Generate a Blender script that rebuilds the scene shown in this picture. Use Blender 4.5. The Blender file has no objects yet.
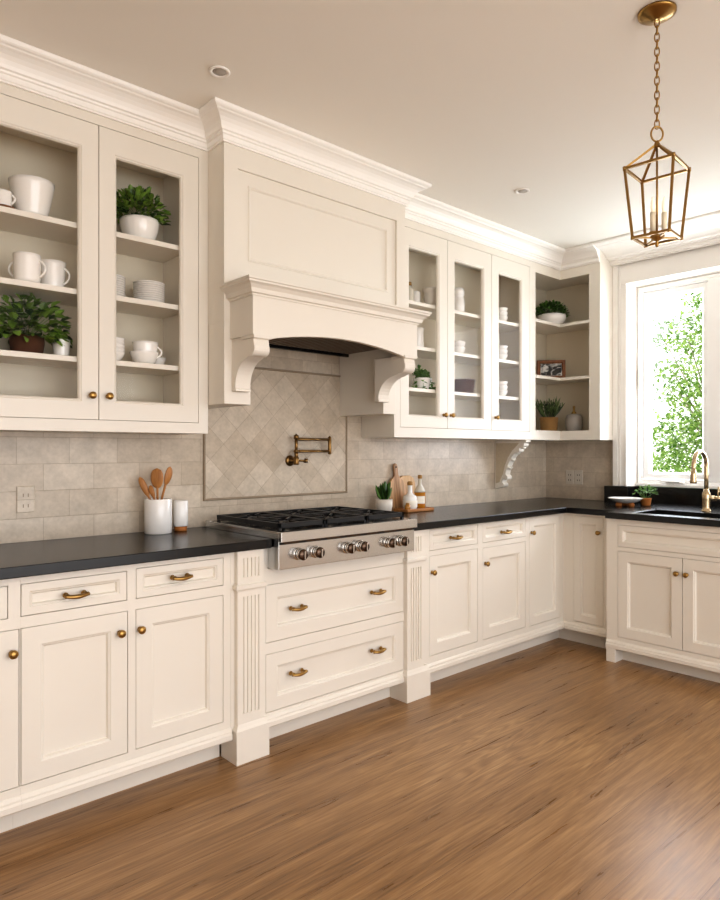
import bpy, bmesh, math, random
from mathutils import Vector, Matrix
PI = math.pi
C = bpy.context.scene.collection
rnd = random.Random(7)

# ------------------------------------------------------------------ materials
def lin(h):
    h = h.lstrip('#'); out = []
    for i in (0, 2, 4):
        c = int(h[i:i+2], 16) / 255
        out.append(c/12.92 if c <= .04045 else ((c+.055)/1.055)**2.4)
    return tuple(out) + (1,)

def new_mat(name):
    m = bpy.data.materials.new(name); m.use_nodes = True
    nt = m.node_tree; b = nt.nodes['Principled BSDF']
    return m, nt, b

def N(nt, t, **kw):
    n = nt.nodes.new(t)
    for k, v in kw.items(): setattr(n, k, v)
    return n

def mat(name, col, rough=.5, metal=0, var=.04, scale=6, bump=0, spec=None, sss=0, emis=None, estr=0, coat=0):
    m, nt, b = new_mat(name); L = nt.links
    tc = N(nt, 'ShaderNodeTexCoord'); no = N(nt, 'ShaderNodeTexNoise')
    no.inputs['Scale'].default_value = scale; no.inputs['Detail'].default_value = 4
    L.new(tc.outputs['Object'], no.inputs['Vector'])
    c = lin(col)
    mx = N(nt, 'ShaderNodeMix', data_type='RGBA')
    mx.inputs['A'].default_value = tuple(x*(1-var) for x in c[:3]) + (1,)
    mx.inputs['B'].default_value = tuple(min(1, x*(1+var)) for x in c[:3]) + (1,)
    L.new(no.outputs['Fac'], mx.inputs['Factor'])
    L.new(mx.outputs['Result'], b.inputs['Base Color'])
    b.inputs['Roughness'].default_value = rough; b.inputs['Metallic'].default_value = metal
    if spec is not None: b.inputs['Specular IOR Level'].default_value = spec
    if coat: b.inputs['Coat Weight'].default_value = coat; b.inputs['Coat Roughness'].default_value = .08
    if bump:
        bp = N(nt, 'ShaderNodeBump'); bp.inputs['Strength'].default_value = bump; bp.inputs['Distance'].default_value = .002
        L.new(no.outputs['Fac'], bp.inputs['Height']); L.new(bp.outputs['Normal'], b.inputs['Normal'])
    if emis:
        b.inputs['Emission Color'].default_value = lin(emis); b.inputs['Emission Strength'].default_value = estr
    return m

def mat_glass(name, refl=.06, tint='#FFFFFF'):
    m, nt, b = new_mat(name); L = nt.links; nt.nodes.remove(b)
    out = nt.nodes['Material Output']
    tr = N(nt, 'ShaderNodeBsdfTransparent'); tr.inputs['Color'].default_value = lin(tint)
    gl = N(nt, 'ShaderNodeBsdfGlossy'); gl.inputs['Roughness'].default_value = .03
    lw = N(nt, 'ShaderNodeLayerWeight'); lw.inputs['Blend'].default_value = .25
    mp = N(nt, 'ShaderNodeMath', operation='MULTIPLY_ADD'); mp.inputs[1].default_value = .006; mp.inputs[2].default_value = refl*.06
    L.new(lw.outputs['Fresnel'], mp.inputs[0])
    mx = N(nt, 'ShaderNodeMixShader'); L.new(mp.outputs[0], mx.inputs[0]); L.new(tr.outputs[0], mx.inputs[1]); L.new(gl.outputs[0], mx.inputs[2])
    L.new(mx.outputs[0], out.inputs['Surface'])
    return m

def mat_tile(name, plane, rot=0, bw=.21, rh=.1125, off=.5, c1='#D8CDBD', c2='#C9BCAA', cm='#BAAC99', shift=(0, 0)):
    m, nt, b = new_mat(name); L = nt.links
    tc = N(nt, 'ShaderNodeTexCoord'); sp = N(nt, 'ShaderNodeSeparateXYZ'); cb = N(nt, 'ShaderNodeCombineXYZ')
    L.new(tc.outputs['Object'], sp.inputs[0])
    L.new(sp.outputs['X' if plane == 'Y' else 'Y'], cb.inputs['X']); L.new(sp.outputs['Z'], cb.inputs['Y'])
    mp = N(nt, 'ShaderNodeMapping'); mp.inputs['Rotation'].default_value = (0, 0, rot); mp.inputs['Location'].default_value = (shift[0], shift[1], 0)
    L.new(cb.outputs[0], mp.inputs['Vector'])
    br = N(nt, 'ShaderNodeTexBrick'); br.offset = off; br.squash = 1
    br.inputs['Scale'].default_value = 1; br.inputs['Brick Width'].default_value = bw; br.inputs['Row Height'].default_value = rh
    br.inputs['Mortar Size'].default_value = .0012; br.inputs['Mortar Smooth'].default_value = .2; br.inputs['Bias'].default_value = 0
    br.inputs['Color1'].default_value = lin(c1); br.inputs['Color2'].default_value = lin(c2); br.inputs['Mortar'].default_value = lin(cm)
    L.new(mp.outputs[0], br.inputs['Vector'])
    n1 = N(nt, 'ShaderNodeTexNoise'); n1.inputs['Scale'].default_value = 9; n1.inputs['Detail'].default_value = 8; n1.inputs['Roughness'].default_value = .65
    L.new(mp.outputs[0], n1.inputs['Vector'])
    n2 = N(nt, 'ShaderNodeTexNoise'); n2.inputs['Scale'].default_value = 60; n2.inputs['Detail'].default_value = 5
    L.new(mp.outputs[0], n2.inputs['Vector'])
    r1 = N(nt, 'ShaderNodeValToRGB'); r1.color_ramp.elements[0].position = .3; r1.color_ramp.elements[0].color = (.80, .78, .75, 1)
    r1.color_ramp.elements[1].position = .7; r1.color_ramp.elements[1].color = (1.08, 1.06, 1.04, 1)
    L.new(n1.outputs['Fac'], r1.inputs['Fac'])
    r2 = N(nt, 'ShaderNodeValToRGB'); r2.color_ramp.elements[0].position = .3; r2.color_ramp.elements[0].color = (.9, .89, .87, 1)
    r2.color_ramp.elements[1].position = .6; r2.color_ramp.elements[1].color = (1, 1, 1, 1)
    L.new(n2.outputs['Fac'], r2.inputs['Fac'])
    m1 = N(nt, 'ShaderNodeMix', data_type='RGBA', blend_type='MULTIPLY'); m1.inputs['Factor'].default_value = 1
    L.new(br.outputs['Color'], m1.inputs['A']); L.new(r1.outputs['Color'], m1.inputs['B'])
    m2 = N(nt, 'ShaderNodeMix', data_type='RGBA', blend_type='MULTIPLY'); m2.inputs['Factor'].default_value = .8
    L.new(m1.outputs['Result'], m2.inputs['A']); L.new(r2.outputs['Color'], m2.inputs['B'])
    L.new(m2.outputs['Result'], b.inputs['Base Color'])
    b.inputs['Roughness'].default_value = .32
    sub = N(nt, 'ShaderNodeMath', operation='MULTIPLY_ADD'); sub.inputs[1].default_value = -1.0; 
    ns = N(nt, 'ShaderNodeMath', operation='MULTIPLY'); ns.inputs[1].default_value = .35
    L.new(n1.outputs['Fac'], ns.inputs[0]); L.new(br.outputs['Fac'], sub.inputs[0]); L.new(ns.outputs[0], sub.inputs[2])
    bp = N(nt, 'ShaderNodeBump'); bp.inputs['Strength'].default_value = .5; bp.inputs['Distance'].default_value = .003
    L.new(sub.outputs[0], bp.inputs['Height']); L.new(bp.outputs['Normal'], b.inputs['Normal'])
    return m

def mat_floor():
    m, nt, b = new_mat('oak_floor'); L = nt.links
    tc = N(nt, 'ShaderNodeTexCoord')
    br = N(nt, 'ShaderNodeTexBrick'); br.offset = .37; br.offset_frequency = 2
    br.inputs['Scale'].default_value = 1; br.inputs['Brick Width'].default_value = 7.3; br.inputs['Row Height'].default_value = .19
    br.inputs['Mortar Size'].default_value = .0008; br.inputs['Mortar Smooth'].default_value = .3
    br.inputs['Color1'].default_value = (.42, .42, .42, 1); br.inputs['Color2'].default_value = (.62, .62, .62, 1); br.inputs['Mortar'].default_value = (.22, .22, .22, 1)
    L.new(tc.outputs['Object'], br.inputs['Vector'])
    # shift the grain from plank to plank
    ad = N(nt, 'ShaderNodeVectorMath', operation='MULTIPLY_ADD'); ad.inputs[1].default_value = (40, 13, 0)
    L.new(br.outputs['Color'], ad.inputs[0]); L.new(tc.outputs['Object'], ad.inputs[2])
    mp = N(nt, 'ShaderNodeMapping'); mp.inputs['Scale'].default_value = (1.3, 17, 1); L.new(ad.outputs[0], mp.inputs['Vector'])
    n1 = N(nt, 'ShaderNodeTexNoise'); n1.inputs['Scale'].default_value = 1.5; n1.inputs['Detail'].default_value = 9; n1.inputs['Roughness'].default_value = .62; n1.inputs['Distortion'].default_value = .8
    L.new(mp.outputs[0], n1.inputs['Vector'])
    mp2 = N(nt, 'ShaderNodeMapping'); mp2.inputs['Scale'].default_value = (4, 110, 1); L.new(ad.outputs[0], mp2.inputs['Vector'])
    n2 = N(nt, 'ShaderNodeTexNoise'); n2.inputs['Scale'].default_value = 1.2; n2.inputs['Detail'].default_value = 5
    L.new(mp2.outputs[0], n2.inputs['Vector'])
    n3 = N(nt, 'ShaderNodeTexNoise'); n3.inputs['Scale'].default_value = .9; n3.inputs['Detail'].default_value = 2; L.new(tc.outputs['Object'], n3.inputs['Vector'])
    def mad(a, k, c):
        x = N(nt, 'ShaderNodeMath', operation='MULTIPLY_ADD'); x.inputs[1].default_value = k
        L.new(a, x.inputs[0])
        if isinstance(c, float): x.inputs[2].default_value = c
        else: L.new(c, x.inputs[2])
        return x.outputs[0]
    # cathedral grain: contour lines of a stretched noise
    mp4 = N(nt, 'ShaderNodeMapping'); mp4.inputs['Scale'].default_value = (.55, 5.5, 1); L.new(ad.outputs[0], mp4.inputs['Vector'])
    n4 = N(nt, 'ShaderNodeTexNoise'); n4.inputs['Scale'].default_value = 1.3; n4.inputs['Detail'].default_value = 2.5; n4.inputs['Roughness'].default_value = .45; n4.inputs['Distortion'].default_value = .35
    L.new(mp4.outputs[0], n4.inputs['Vector'])
    cm = N(nt, 'ShaderNodeMath', operation='MULTIPLY'); cm.inputs[1].default_value = 130; L.new(n4.outputs['Fac'], cm.inputs[0])
    cs_ = N(nt, 'ShaderNodeMath', operation='SINE'); L.new(cm.outputs[0], cs_.inputs[0])
    mk_ = N(nt, 'ShaderNodeMath', operation='MULTIPLY'); L.new(cs_.outputs[0], mk_.inputs[0])
    r4 = N(nt, 'ShaderNodeValToRGB'); r4.color_ramp.elements[0].position = .45; r4.color_ramp.elements[0].color = (0, 0, 0, 1); r4.color_ramp.elements[1].position = .62; r4.color_ramp.elements[1].color = (1, 1, 1, 1)
    L.new(n3.outputs['Fac'], r4.inputs['Fac']); L.new(r4.outputs['Color'], mk_.inputs[1])
    s = mad(n1.outputs['Fac'], .80, -.12)
    s = mad(n2.outputs['Fac'], .40, s)
    s = mad(br.outputs['Color'], .50, s)
    s = mad(n3.outputs['Fac'], .35, s)
    s = mad(mk_.outputs[0], .075, s)
    s = mad(s, 1.0, -.50)
    r = N(nt, 'ShaderNodeValToRGB'); e = r.color_ramp.elements
    e[0].position = .10; e[0].color = lin('#60452A'); e[1].position = .90; e[1].color = lin('#D0B186')
    x = e.new(.38); x.color = lin('#96724B'); x = e.new(.60); x.color = lin('#B38E62')
    L.new(s, r.inputs['Fac'])
    # knots
    vo = N(nt, 'ShaderNodeTexVoronoi'); vo.inputs['Scale'].default_value = 1; 
    mp3 = N(nt, 'ShaderNodeMapping'); mp3.inputs['Scale'].default_value = (1.1, 2.6, 1); L.new(tc.outputs['Object'], mp3.inputs['Vector']); L.new(mp3.outputs[0], vo.inputs['Vector'])
    kr = N(nt, 'ShaderNodeValToRGB'); kr.color_ramp.elements[0].position = .01; kr.color_ramp.elements[0].color = (.35, .3, .25, 1)
    kr.color_ramp.elements[1].position = .055; kr.color_ramp.elements[1].color = (1, 1, 1, 1)
    L.new(vo.outputs['Distance'], kr.inputs['Fac'])
    mk = N(nt, 'ShaderNodeMix', data_type='RGBA', blend_type='MULTIPLY'); mk.inputs['Factor'].default_value = .4
    L.new(r.outputs['Color'], mk.inputs['A']); L.new(kr.outputs['Color'], mk.inputs['B'])
    sm = N(nt, 'ShaderNodeMix', data_type='RGBA', blend_type='MULTIPLY'); L.new(br.outputs['Fac'], sm.inputs['Factor'])
    L.new(mk.outputs['Result'], sm.inputs['A']); sm.inputs['B'].default_value = (.8, .76, .72, 1)
    L.new(sm.outputs['Result'], b.inputs['Base Color'])
    rr = mad(n1.outputs['Fac'], .15, .22); L.new(rr, b.inputs['Roughness'])
    bp = N(nt, 'ShaderNodeBump'); bp.inputs['Strength'].default_value = .25; bp.inputs['Distance'].default_value = .002
    hh = mad(br.outputs['Fac'], -2.0, n2.outputs['Fac']); L.new(hh, bp.inputs['Height']); L.new(bp.outputs['Normal'], b.inputs['Normal'])
    return m

def mat_wood(name, c1, c2, scale=(3, 3, 40), rough=.45):
    m, nt, b = new_mat(name); L = nt.links
    tc = N(nt, 'ShaderNodeTexCoord'); mp = N(nt, 'ShaderNodeMapping'); mp.inputs['Scale'].default_value = scale
    L.new(tc.outputs['Object'], mp.inputs['Vector'])
    n = N(nt, 'ShaderNodeTexNoise'); n.inputs['Scale'].default_value = 2; n.inputs['Detail'].default_value = 5; n.inputs['Distortion'].default_value = .6
    L.new(mp.outputs[0], n.inputs['Vector'])
    r = N(nt, 'ShaderNodeValToRGB'); r.color_ramp.elements[0].position = .3; r.color_ramp.elements[0].color = lin(c1)
    r.color_ramp.elements[1].position = .7; r.color_ramp.elements[1].color = lin(c2)
    L.new(n.outputs['Fac'], r.inputs['Fac']); L.new(r.outputs['Color'], b.inputs['Base Color'])
    b.inputs['Roughness'].default_value = rough
    return m

def mat_weave(name, c1, c2, scale=90):
    m, nt, b = new_mat(name); L = nt.links
    tc = N(nt, 'ShaderNodeTexCoord'); w = N(nt, 'ShaderNodeTexWave'); w.bands_direction = 'Z'; w.inputs['Scale'].default_value = scale; w.inputs['Distortion'].default_value = 6; w.inputs['Detail Scale'].default_value = 4
    L.new(tc.outputs['Object'], w.inputs['Vector'])
    r = N(nt, 'ShaderNodeValToRGB'); r.color_ramp.elements[0].color = lin(c1); r.color_ramp.elements[1].color = lin(c2)
    L.new(w.outputs['Fac'], r.inputs['Fac']); L.new(r.outputs['Color'], b.inputs['Base Color']); b.inputs['Roughness'].default_value = .7
    bp = N(nt, 'ShaderNodeBump'); bp.inputs['Strength'].default_value = .8; bp.inputs['Distance'].default_value = .003
    L.new(w.outputs['Fac'], bp.inputs['Height']); L.new(bp.outputs['Normal'], b.inputs['Normal'])
    return m

def mat_leaf(name, c1, c2, trans=.25):
    m, nt, b = new_mat(name); L = nt.links
    tc = N(nt, 'ShaderNodeTexCoord'); n = N(nt, 'ShaderNodeTexNoise'); n.inputs['Scale'].default_value = 35; n.inputs['Detail'].default_value = 2
    L.new(tc.outputs['Object'], n.inputs['Vector'])
    r = N(nt, 'ShaderNodeValToRGB'); r.color_ramp.elements[0].position = .1; r.color_ramp.elements[0].color = lin(c1)
    r.color_ramp.elements[1].position = .95; r.color_ramp.elements[1].color = lin(c2)
    ge = N(nt, 'ShaderNodeNewGeometry'); L.new(ge.outputs['Random Per Island'], r.inputs['Fac']); L.new(r.outputs['Color'], b.inputs['Base Color']); b.inputs['Roughness'].default_value = .35
    tl = N(nt, 'ShaderNodeBsdfTranslucent'); L.new(r.outputs['Color'], tl.inputs['Color'])
    mx = N(nt, 'ShaderNodeMixShader'); mx.inputs[0].default_value = trans
    L.new(b.outputs[0], mx.inputs[1]); L.new(tl.outputs[0], mx.inputs[2]); L.new(mx.outputs[0], nt.nodes['Material Output'].inputs['Surface'])
    return m

def mat_steel(name, col='#CFCECB', rough=.24):
    m, nt, b = new_mat(name); L = nt.links
    tc = N(nt, 'ShaderNodeTexCoord'); mp = N(nt, 'ShaderNodeMapping'); mp.inputs['Scale'].default_value = (2, 2, 220)
    L.new(tc.outputs['Object'], mp.inputs['Vector'])
    n = N(nt, 'ShaderNodeTexNoise'); n.inputs['Scale'].default_value = 3; n.inputs['Detail'].default_value = 3; L.new(mp.outputs[0], n.inputs['Vector'])
    x = N(nt, 'ShaderNodeMath', operation='MULTIPLY_ADD'); x.inputs[1].default_value = .06; x.inputs[2].default_value = rough-.03
    L.new(n.outputs['Fac'], x.inputs[0]); L.new(x.outputs[0], b.inputs['Roughness'])
    b.inputs['Base Color'].default_value = lin(col); b.inputs['Metallic'].default_value = 1
    return m

def mat_photo(name):
    m, nt, b = new_mat(name); L = nt.links
    tc = N(nt, 'ShaderNodeTexCoord'); v = N(nt, 'ShaderNodeTexNoise'); v.inputs['Scale'].default_value = 22; v.inputs['Detail'].default_value = 3; v.inputs['Distortion'].default_value = 1
    L.new(tc.outputs['Object'], v.inputs['Vector'])
    r = N(nt, 'ShaderNodeValToRGB'); r.color_ramp.elements[0].position = .46; r.color_ramp.elements[0].color = lin('#161514')
    r.color_ramp.elements[1].position = .60; r.color_ramp.elements[1].color = lin('#C9C6C0')
    L.new(v.outputs['Fac'], r.inputs['Fac']); L.new(r.outputs['Color'], b.inputs['Base Color']); b.inputs['Roughness'].default_value = .25
    return m

M = dict(
    cream=mat('cream_paint', '#E6E0D5', .42, var=.012, scale=3),
    inner_shade=mat('cream_paint_shaded', '#D6CCB8', .55, var=.02, scale=3),  # darker cream paints interior shade onto the cabinet backs
    white_trim=mat('white_trim_paint', '#F6F3EE', .4, var=.01),
    bright_white=mat('window_white_paint', '#FDFCFA', .35, var=.005),
    ceiling=mat('ceiling_paint', '#F0ECE5', .9, var=.012, scale=2),
    wall=mat('wall_paint', '#E9E3DA', .85, var=.012, scale=2),
    black=mat('black_stone', '#0D0C0B', .24, var=.25, scale=40, bump=.05),
    brass=mat('antique_brass', '#A98750', .28, 1, var=.08, scale=30),
    brass_dk=mat('aged_brass', '#8A6C42', .32, 1, var=.12, scale=30),
    faucet=mat('champagne_bronze', '#C9B594', .27, 1, var=.05),
    steel=mat_steel('brushed_steel'), chrome=mat('polished_steel', '#D2CEC8', .12, 1),
    bronze=mat('dark_bronze', '#5B4A3D', .25, 1), iron=mat('cast_iron', '#141415', .42, var=.2, scale=50, bump=.1),
    enamel=mat('black_enamel', '#0D0D0E', .25), liner=mat('hood_liner_dark', '#8A7B6C', .35, .5, var=.1),
    china=mat('white_china', '#F2EFEA', .18, var=.01, coat=.3), stoneware=mat('pale_stoneware', '#DAD3C8', .4, var=.05, scale=30),
    grey_cer=mat('grey_ceramic', '#A39C94', .35, var=.06, scale=20), soil=mat('potting_soil', '#2A2018', .95, var=.4, scale=80),
    basket=mat_weave('brown_wicker', '#3A1E12', '#7A4A2C'), seagrass=mat_weave('gold_seagrass', '#8A6232', '#C79A5E', 120),
    walnut=mat_wood('spoon_wood', '#A06A36', '#C68D52', (30, 30, 4)), acacia=mat_wood('acacia_wood', '#7A4D2A', '#D9B284', (26, 4, 1.2)),
    palewood=mat_wood('pale_wood', '#BE9560', '#DDBB8A', (30, 4, 2)), tray=mat_wood('tray_wood', '#96602F', '#BE8449', (4, 30, 4)),
    terra=mat('terracotta_orange', '#B87436', .6, var=.12, scale=25), frame=mat_wood('picture_frame_wood', '#5E3517', '#8A5427', (20, 20, 20)),
    glass=mat_glass('cabinet_glass', .05), pane=mat_glass('window_glass', .03),
    leaf=mat_leaf('herb_leaf', '#1E3810', '#86A845', .12), leaf_dk=mat_leaf('dark_leaf', '#1B3012', '#5F8A3A', .12), leaf_pale=mat_leaf('trailing_leaf', '#4C7634', '#89AE62', .3),
    lavender=mat_leaf('spiky_leaf', '#2A3A1E', '#7F9460', .15), tree=mat_leaf('tree_leaf', '#5A8430', '#C6DC8A', .5), tree2=mat_leaf('hazed_tree_leaf', '#93A688', '#C2CFB8', .4),  # far tree's leaves are paled, distance haze put into their colour
    bark=mat('bark', '#A89C8A', .9, var=.2, scale=15, bump=.5), lawn=mat('pale_lawn', '#A9BF7C', .95, var=.2, scale=8),
    candle=mat('candle_sleeve', '#E8DCC2', .5), bulb=mat('warm_bulb', '#FFF3DC', .2, emis='#FFF0DA', estr=.35),
    lens=mat('downlight_lens', '#B9B4AD', .4), amber=mat('amber_oil', '#B57A22', .12, coat=.5), paper=mat('paper_label', '#EFE9DC', .7),
    clearish=mat('pale_glass_bottle', '#D8D2C4', .08, coat=.6), cork=mat('cork', '#B08850', .8, var=.2, scale=60),
    outlet=mat('stone_outlet', '#CFC6B8', .4), slot=mat('outlet_slot', '#5C554C', .6),
    floor=mat_floor(), photo=mat_photo('black_white_photo'),
    tile_main=mat_tile('travertine_tile', 'Y', shift=(.05, .002)), tile_right=mat_tile('travertine_tile_side', 'X', bw=.24, shift=(.1, .002)),
    tile_diag=mat_tile('travertine_diamond', 'Y', rot=PI/4, bw=.108, rh=.108, off=0, shift=(.02, .05)),
    aged_cream=mat('aged_cream_paint', '#C9BBA4', .5, var=.12, scale=60, bump=.4),
    liner_tile=mat('pencil_liner', '#9C8B75', .4, var=.05, scale=20), patio=mat('pale_patio', '#E4DFD6', .9),
)

# ------------------------------------------------------------------ mesh builder
class MB:
    def __init__(s): s.bm = bmesh.new()
    def box(s, x0, x1, y0, y1, z0, z1):
        v = [s.bm.verts.new((x, y, z)) for x in (x0, x1) for y in (y0, y1) for z in (z0, z1)]
        for f in ((0, 1, 3, 2), (4, 6, 7, 5), (0, 4, 5, 1), (2, 3, 7, 6), (0, 2, 6, 4), (1, 5, 7, 3)):
            s.bm.faces.new([v[i] for i in f])
        return s
    def prism(s, pts, fn, a, b):
        """polygon pts (u,v) carried by fn(u,v,w) between w=a and w=b"""
        A = [s.bm.verts.new(fn(u, v, a)) for u, v in pts]; B = [s.bm.verts.new(fn(u, v, b)) for u, v in pts]
        n = len(pts); s.bm.faces.new(A); s.bm.faces.new(B[::-1])
        for i in range(n): s.bm.faces.new((A[i], A[(i+1) % n], B[(i+1) % n], B[i]))
        return s
    def rings(s, rings, close_a=True, close_b=True, loop=False, smooth=False):
        R = [[s.bm.verts.new(p) for p in r] for r in rings]; n = len(R[0]); F = []
        pairs = list(zip(R[:-1], R[1:])) + ([(R[-1], R[0])] if loop else [])
        for a, b in pairs:
            for i in range(n): F.append(s.bm.faces.new((a[i], a[(i+1) % n], b[(i+1) % n], b[i])))
        if smooth:
            for f in F: f.smooth = True
        if not loop:
            if close_a: s.bm.faces.new(R[0])
            if close_b: s.bm.faces.new(R[-1][::-1])
        return s
    def nest(s, fn, u0, u1, v0, v1, levels, loop=False):
        rr = []
        for i, w in levels:
            rr.append([fn(u0+i, v0+i, w), fn(u1-i, v0+i, w), fn(u1-i, v1-i, w), fn(u0+i, v1-i, w)])
        return s.rings(rr, loop=loop)
    def grid(s, fn, us, vs, solid, w0, w1):
        us = sorted(set(us)); vs = sorted(set(vs)); V = {}
        def v(i, j, k):
            if (i, j, k) not in V: V[(i, j, k)] = s.bm.verts.new(fn(us[i], vs[j], (w0, w1)[k]))
            return V[(i, j, k)]
        S = {(i, j): solid((us[i]+us[i+1])/2, (vs[j]+vs[j+1])/2) for i in range(len(us)-1) for j in range(len(vs)-1)}
        for (i, j), on in S.items():
            if not on: continue
            s.bm.faces.new((v(i, j, 0), v(i+1, j, 0), v(i+1, j+1, 0), v(i, j+1, 0)))
            s.bm.faces.new((v(i, j, 1), v(i, j+1, 1), v(i+1, j+1, 1), v(i+1, j, 1)))
            for (a, b, c, d, di, dj) in ((i, j, i+1, j, 0, -1), (i, j+1, i+1, j+1, 0, 1), (i, j, i, j+1, -1, 0), (i+1, j, i+1, j+1, 1, 0)):
                if not S.get((i+di, j+dj), False):
                    s.bm.faces.new((v(a, b, 0), v(c, d, 0), v(c, d, 1), v(a, b, 1)))
        return s
    def lathe(s, prof, c=(0, 0, 0), seg=28, axis='Z', close=True, ry=1.0):
        rr = []
        for r, h in prof:
            ring = []
            for k in range(seg):
                a = 2*PI*k/seg; p = (max(r, 1e-5)*math.cos(a), max(r, 1e-5)*math.sin(a)*ry, h)
                if axis == 'Y': p = (p[0], -p[2], p[1])
                elif axis == 'X': p = (-p[2], p[0], p[1])
                ring.append((c[0]+p[0], c[1]+p[1], c[2]+p[2]))
            rr.append(ring)
        return s.rings(rr, close, close, smooth=True)
    def tube(s, pts, r, seg=10, closed=False):
        P = [Vector(p) for p in pts]; n = len(P); rr = []
        rad = r if isinstance(r, (list, tuple)) else [r]*n
        up = None
        for i in range(n):
            if closed: t = (P[(i+1) % n]-P[i-1]).normalized()
            else: t = (P[min(i+1, n-1)]-P[max(i-1, 0)]).normalized()
            if up is None:
                up = Vector((0, 0, 1)) if abs(t.z) < .9 else Vector((1, 0, 0))
            x = t.cross(up)
            if x.length < 1e-4: x = t.orthogonal()
            x.normalize(); y = x.cross(t).normalized(); up = y
            rr.append([P[i]+(x*math.cos(2*PI*k/seg)+y*math.sin(2*PI*k/seg))*rad[i] for k in range(seg)])
        return s.rings(rr, loop=closed, smooth=True)
    def bar(s, a, b, w):
        a, b = Vector(a), Vector(b); t = (b-a).normalized()
        up = Vector((0, 0, 1)) if abs(t.z) < .95 else Vector((1, 0, 0))
        x = t.cross(up).normalized()*w/2; y = x.cross(t).normalized()*w/2
        return s.rings([[p+x+y, p-x+y, p-x-y, p+x-y] for p in (a, b)])
    def sweep(s, path, prof, side=1):
        """profile (offset,z) swept along an XY path with mitred corners"""
        P = [Vector(p).to_2d() for p in path]; n = len(P); rr = []
        for i in range(n):
            ns = []
            if i > 0: d = (P[i]-P[i-1]).normalized(); ns.append(Vector((d.y, -d.x))*side)
            if i < n-1: d = (P[i+1]-P[i]).normalized(); ns.append(Vector((d.y, -d.x))*side)
            if len(ns) == 2:
                m = (ns[0]+ns[1]).normalized(); m = m/max(.2, m.dot(ns[0]))
            else: m = ns[0]
            rr.append([(P[i].x+m.x*o, P[i].y+m.y*o, z) for o, z in prof])
        return s.rings(rr)
    def leaf(s, c, d, up, ln, wd, fold=.25):
        c = Vector(c); d = Vector(d).normalized(); x = d.cross(Vector(up))
        if x.length < 1e-3: x = d.orthogonal()
        x.normalize(); n = x.cross(d).normalized()
        v = [s.bm.verts.new(p) for p in (c, c+d*ln*.4+x*wd/2+n*wd*fold, c+d*ln*.8+x*wd*.33+n*wd*fold*.5, c+d*ln, c+d*ln*.8-x*wd*.33+n*wd*fold*.5, c+d*ln*.4-x*wd/2+n*wd*fold, c+d*ln*.45)]
        s.bm.faces.new((v[0], v[1], v[6])); s.bm.faces.new((v[1], v[2], v[3], v[6])); s.bm.faces.new((v[6], v[3], v[4], v[5])); s.bm.faces.new((v[0], v[6], v[5]))
        return s
    def build(s, name, m, parent=None, bevel=0, keep=False, seg=2):
        off = Vector((0, 0, 0)); p = parent
        while p is not None: off += p.location; p = p.parent
        if not keep: bmesh.ops.recalc_face_normals(s.bm, faces=s.bm.faces[:])
        if off.length: bmesh.ops.translate(s.bm, verts=s.bm.verts[:], vec=-off)
        me = bpy.data.meshes.new(name); s.bm.to_mesh(me); s.bm.free()
        me.materials.append(m if not isinstance(m, str) else M[m])
        o = bpy.data.objects.new(name, me); C.objects.link(o)
        if parent is not None: o.parent = parent
        if bevel:
            b = o.modifiers.new('bevel', 'BEVEL'); b.width = bevel; b.segments = seg; b.limit_method = 'ANGLE'; b.angle_limit = math.radians(40); b.harden_normals = False
        return o

def tag(o, label, cat, group=None, kind=None):
    o['label'] = label; o['category'] = cat
    if group: o['group'] = group
    if kind: o['kind'] = kind
    return o
def thing(name, label, cat, loc=(0, 0, 0), group=None, kind=None):
    o = bpy.data.objects.new(name, None); o.empty_display_size = .05; C.objects.link(o); o.location = loc
    return tag(o, label, cat, group, kind)
def copy_tree(o, parent=None):
    c = o.copy(); C.objects.link(c); c.parent = parent
    for ch in list(o.children): copy_tree(ch, c)
    return c

FM = lambda Yp: (lambda u, v, w: (u, Yp-w, v))      # faces on the main wall run, front towards -Y
FR = lambda Xp: (lambda u, v, w: (Xp-w, u, v))      # faces on the window wall run, front towards -X
XY = lambda u, v, w: (u, v, w)
XS = lambda u, v, w: (w, u, v)                      # profile (y,z) carried along x

# ------------------------------------------------------------------ key dimensions
D, W, H = 2.97, 4.72, 2.76
CT = .915; CB = .877            # countertop top / underside
F = 2.39                        # base cabinet faces, main run
U = 2.69                        # upper cabinet faces
UZ, UT = 1.368, 2.645
# ------------------------------------------------------------------ room shell
XL, YR = -2.6, -3.4
st = lambda o, label, cat: tag(o, label, cat, kind='structure')
st(MB().box(XL, 4.95, YR, 3.1, -.08, 0).build('floor', 'floor'), 'warm brown oak plank floor running along the cabinets', 'floor')
st(MB().box(XL, 4.95, YR, 3.1, H, H+.1).build('ceiling', 'ceiling'), 'smooth warm off-white ceiling', 'ceiling')
st(MB().box(XL-.12, 4.95, D+.012, 3.1, 0, H).build('wall_back', 'wall'), 'painted wall behind the range run', 'wall')
wo = (1.10, 2.27, .87, 2.50)     # window opening y0,y1,z0,z1
wr = MB().grid(lambda u, v, w: (w, u, v), [YR, wo[0], wo[1], D+.012], [0, wo[2], wo[3], H],
               lambda a, b: not (wo[0] < a < wo[1] and wo[2] < b < wo[3]), W+.012, 4.95)
wr.box(4.842, 4.95, wo[0], wo[1], wo[2], 1.03)
st(wr.build('wall_right', 'wall'), 'painted wall around the window over the sink', 'wall')
st(MB().box(XL-.12, XL, YR, D+.012, 0, H).build('wall_left', 'wall'), 'plain painted wall at the left end of the kitchen', 'wall')
ro = (-1.8, 3.9, .0, 2.4)  # unseen rear opening, added so outside light fills the room
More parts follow.
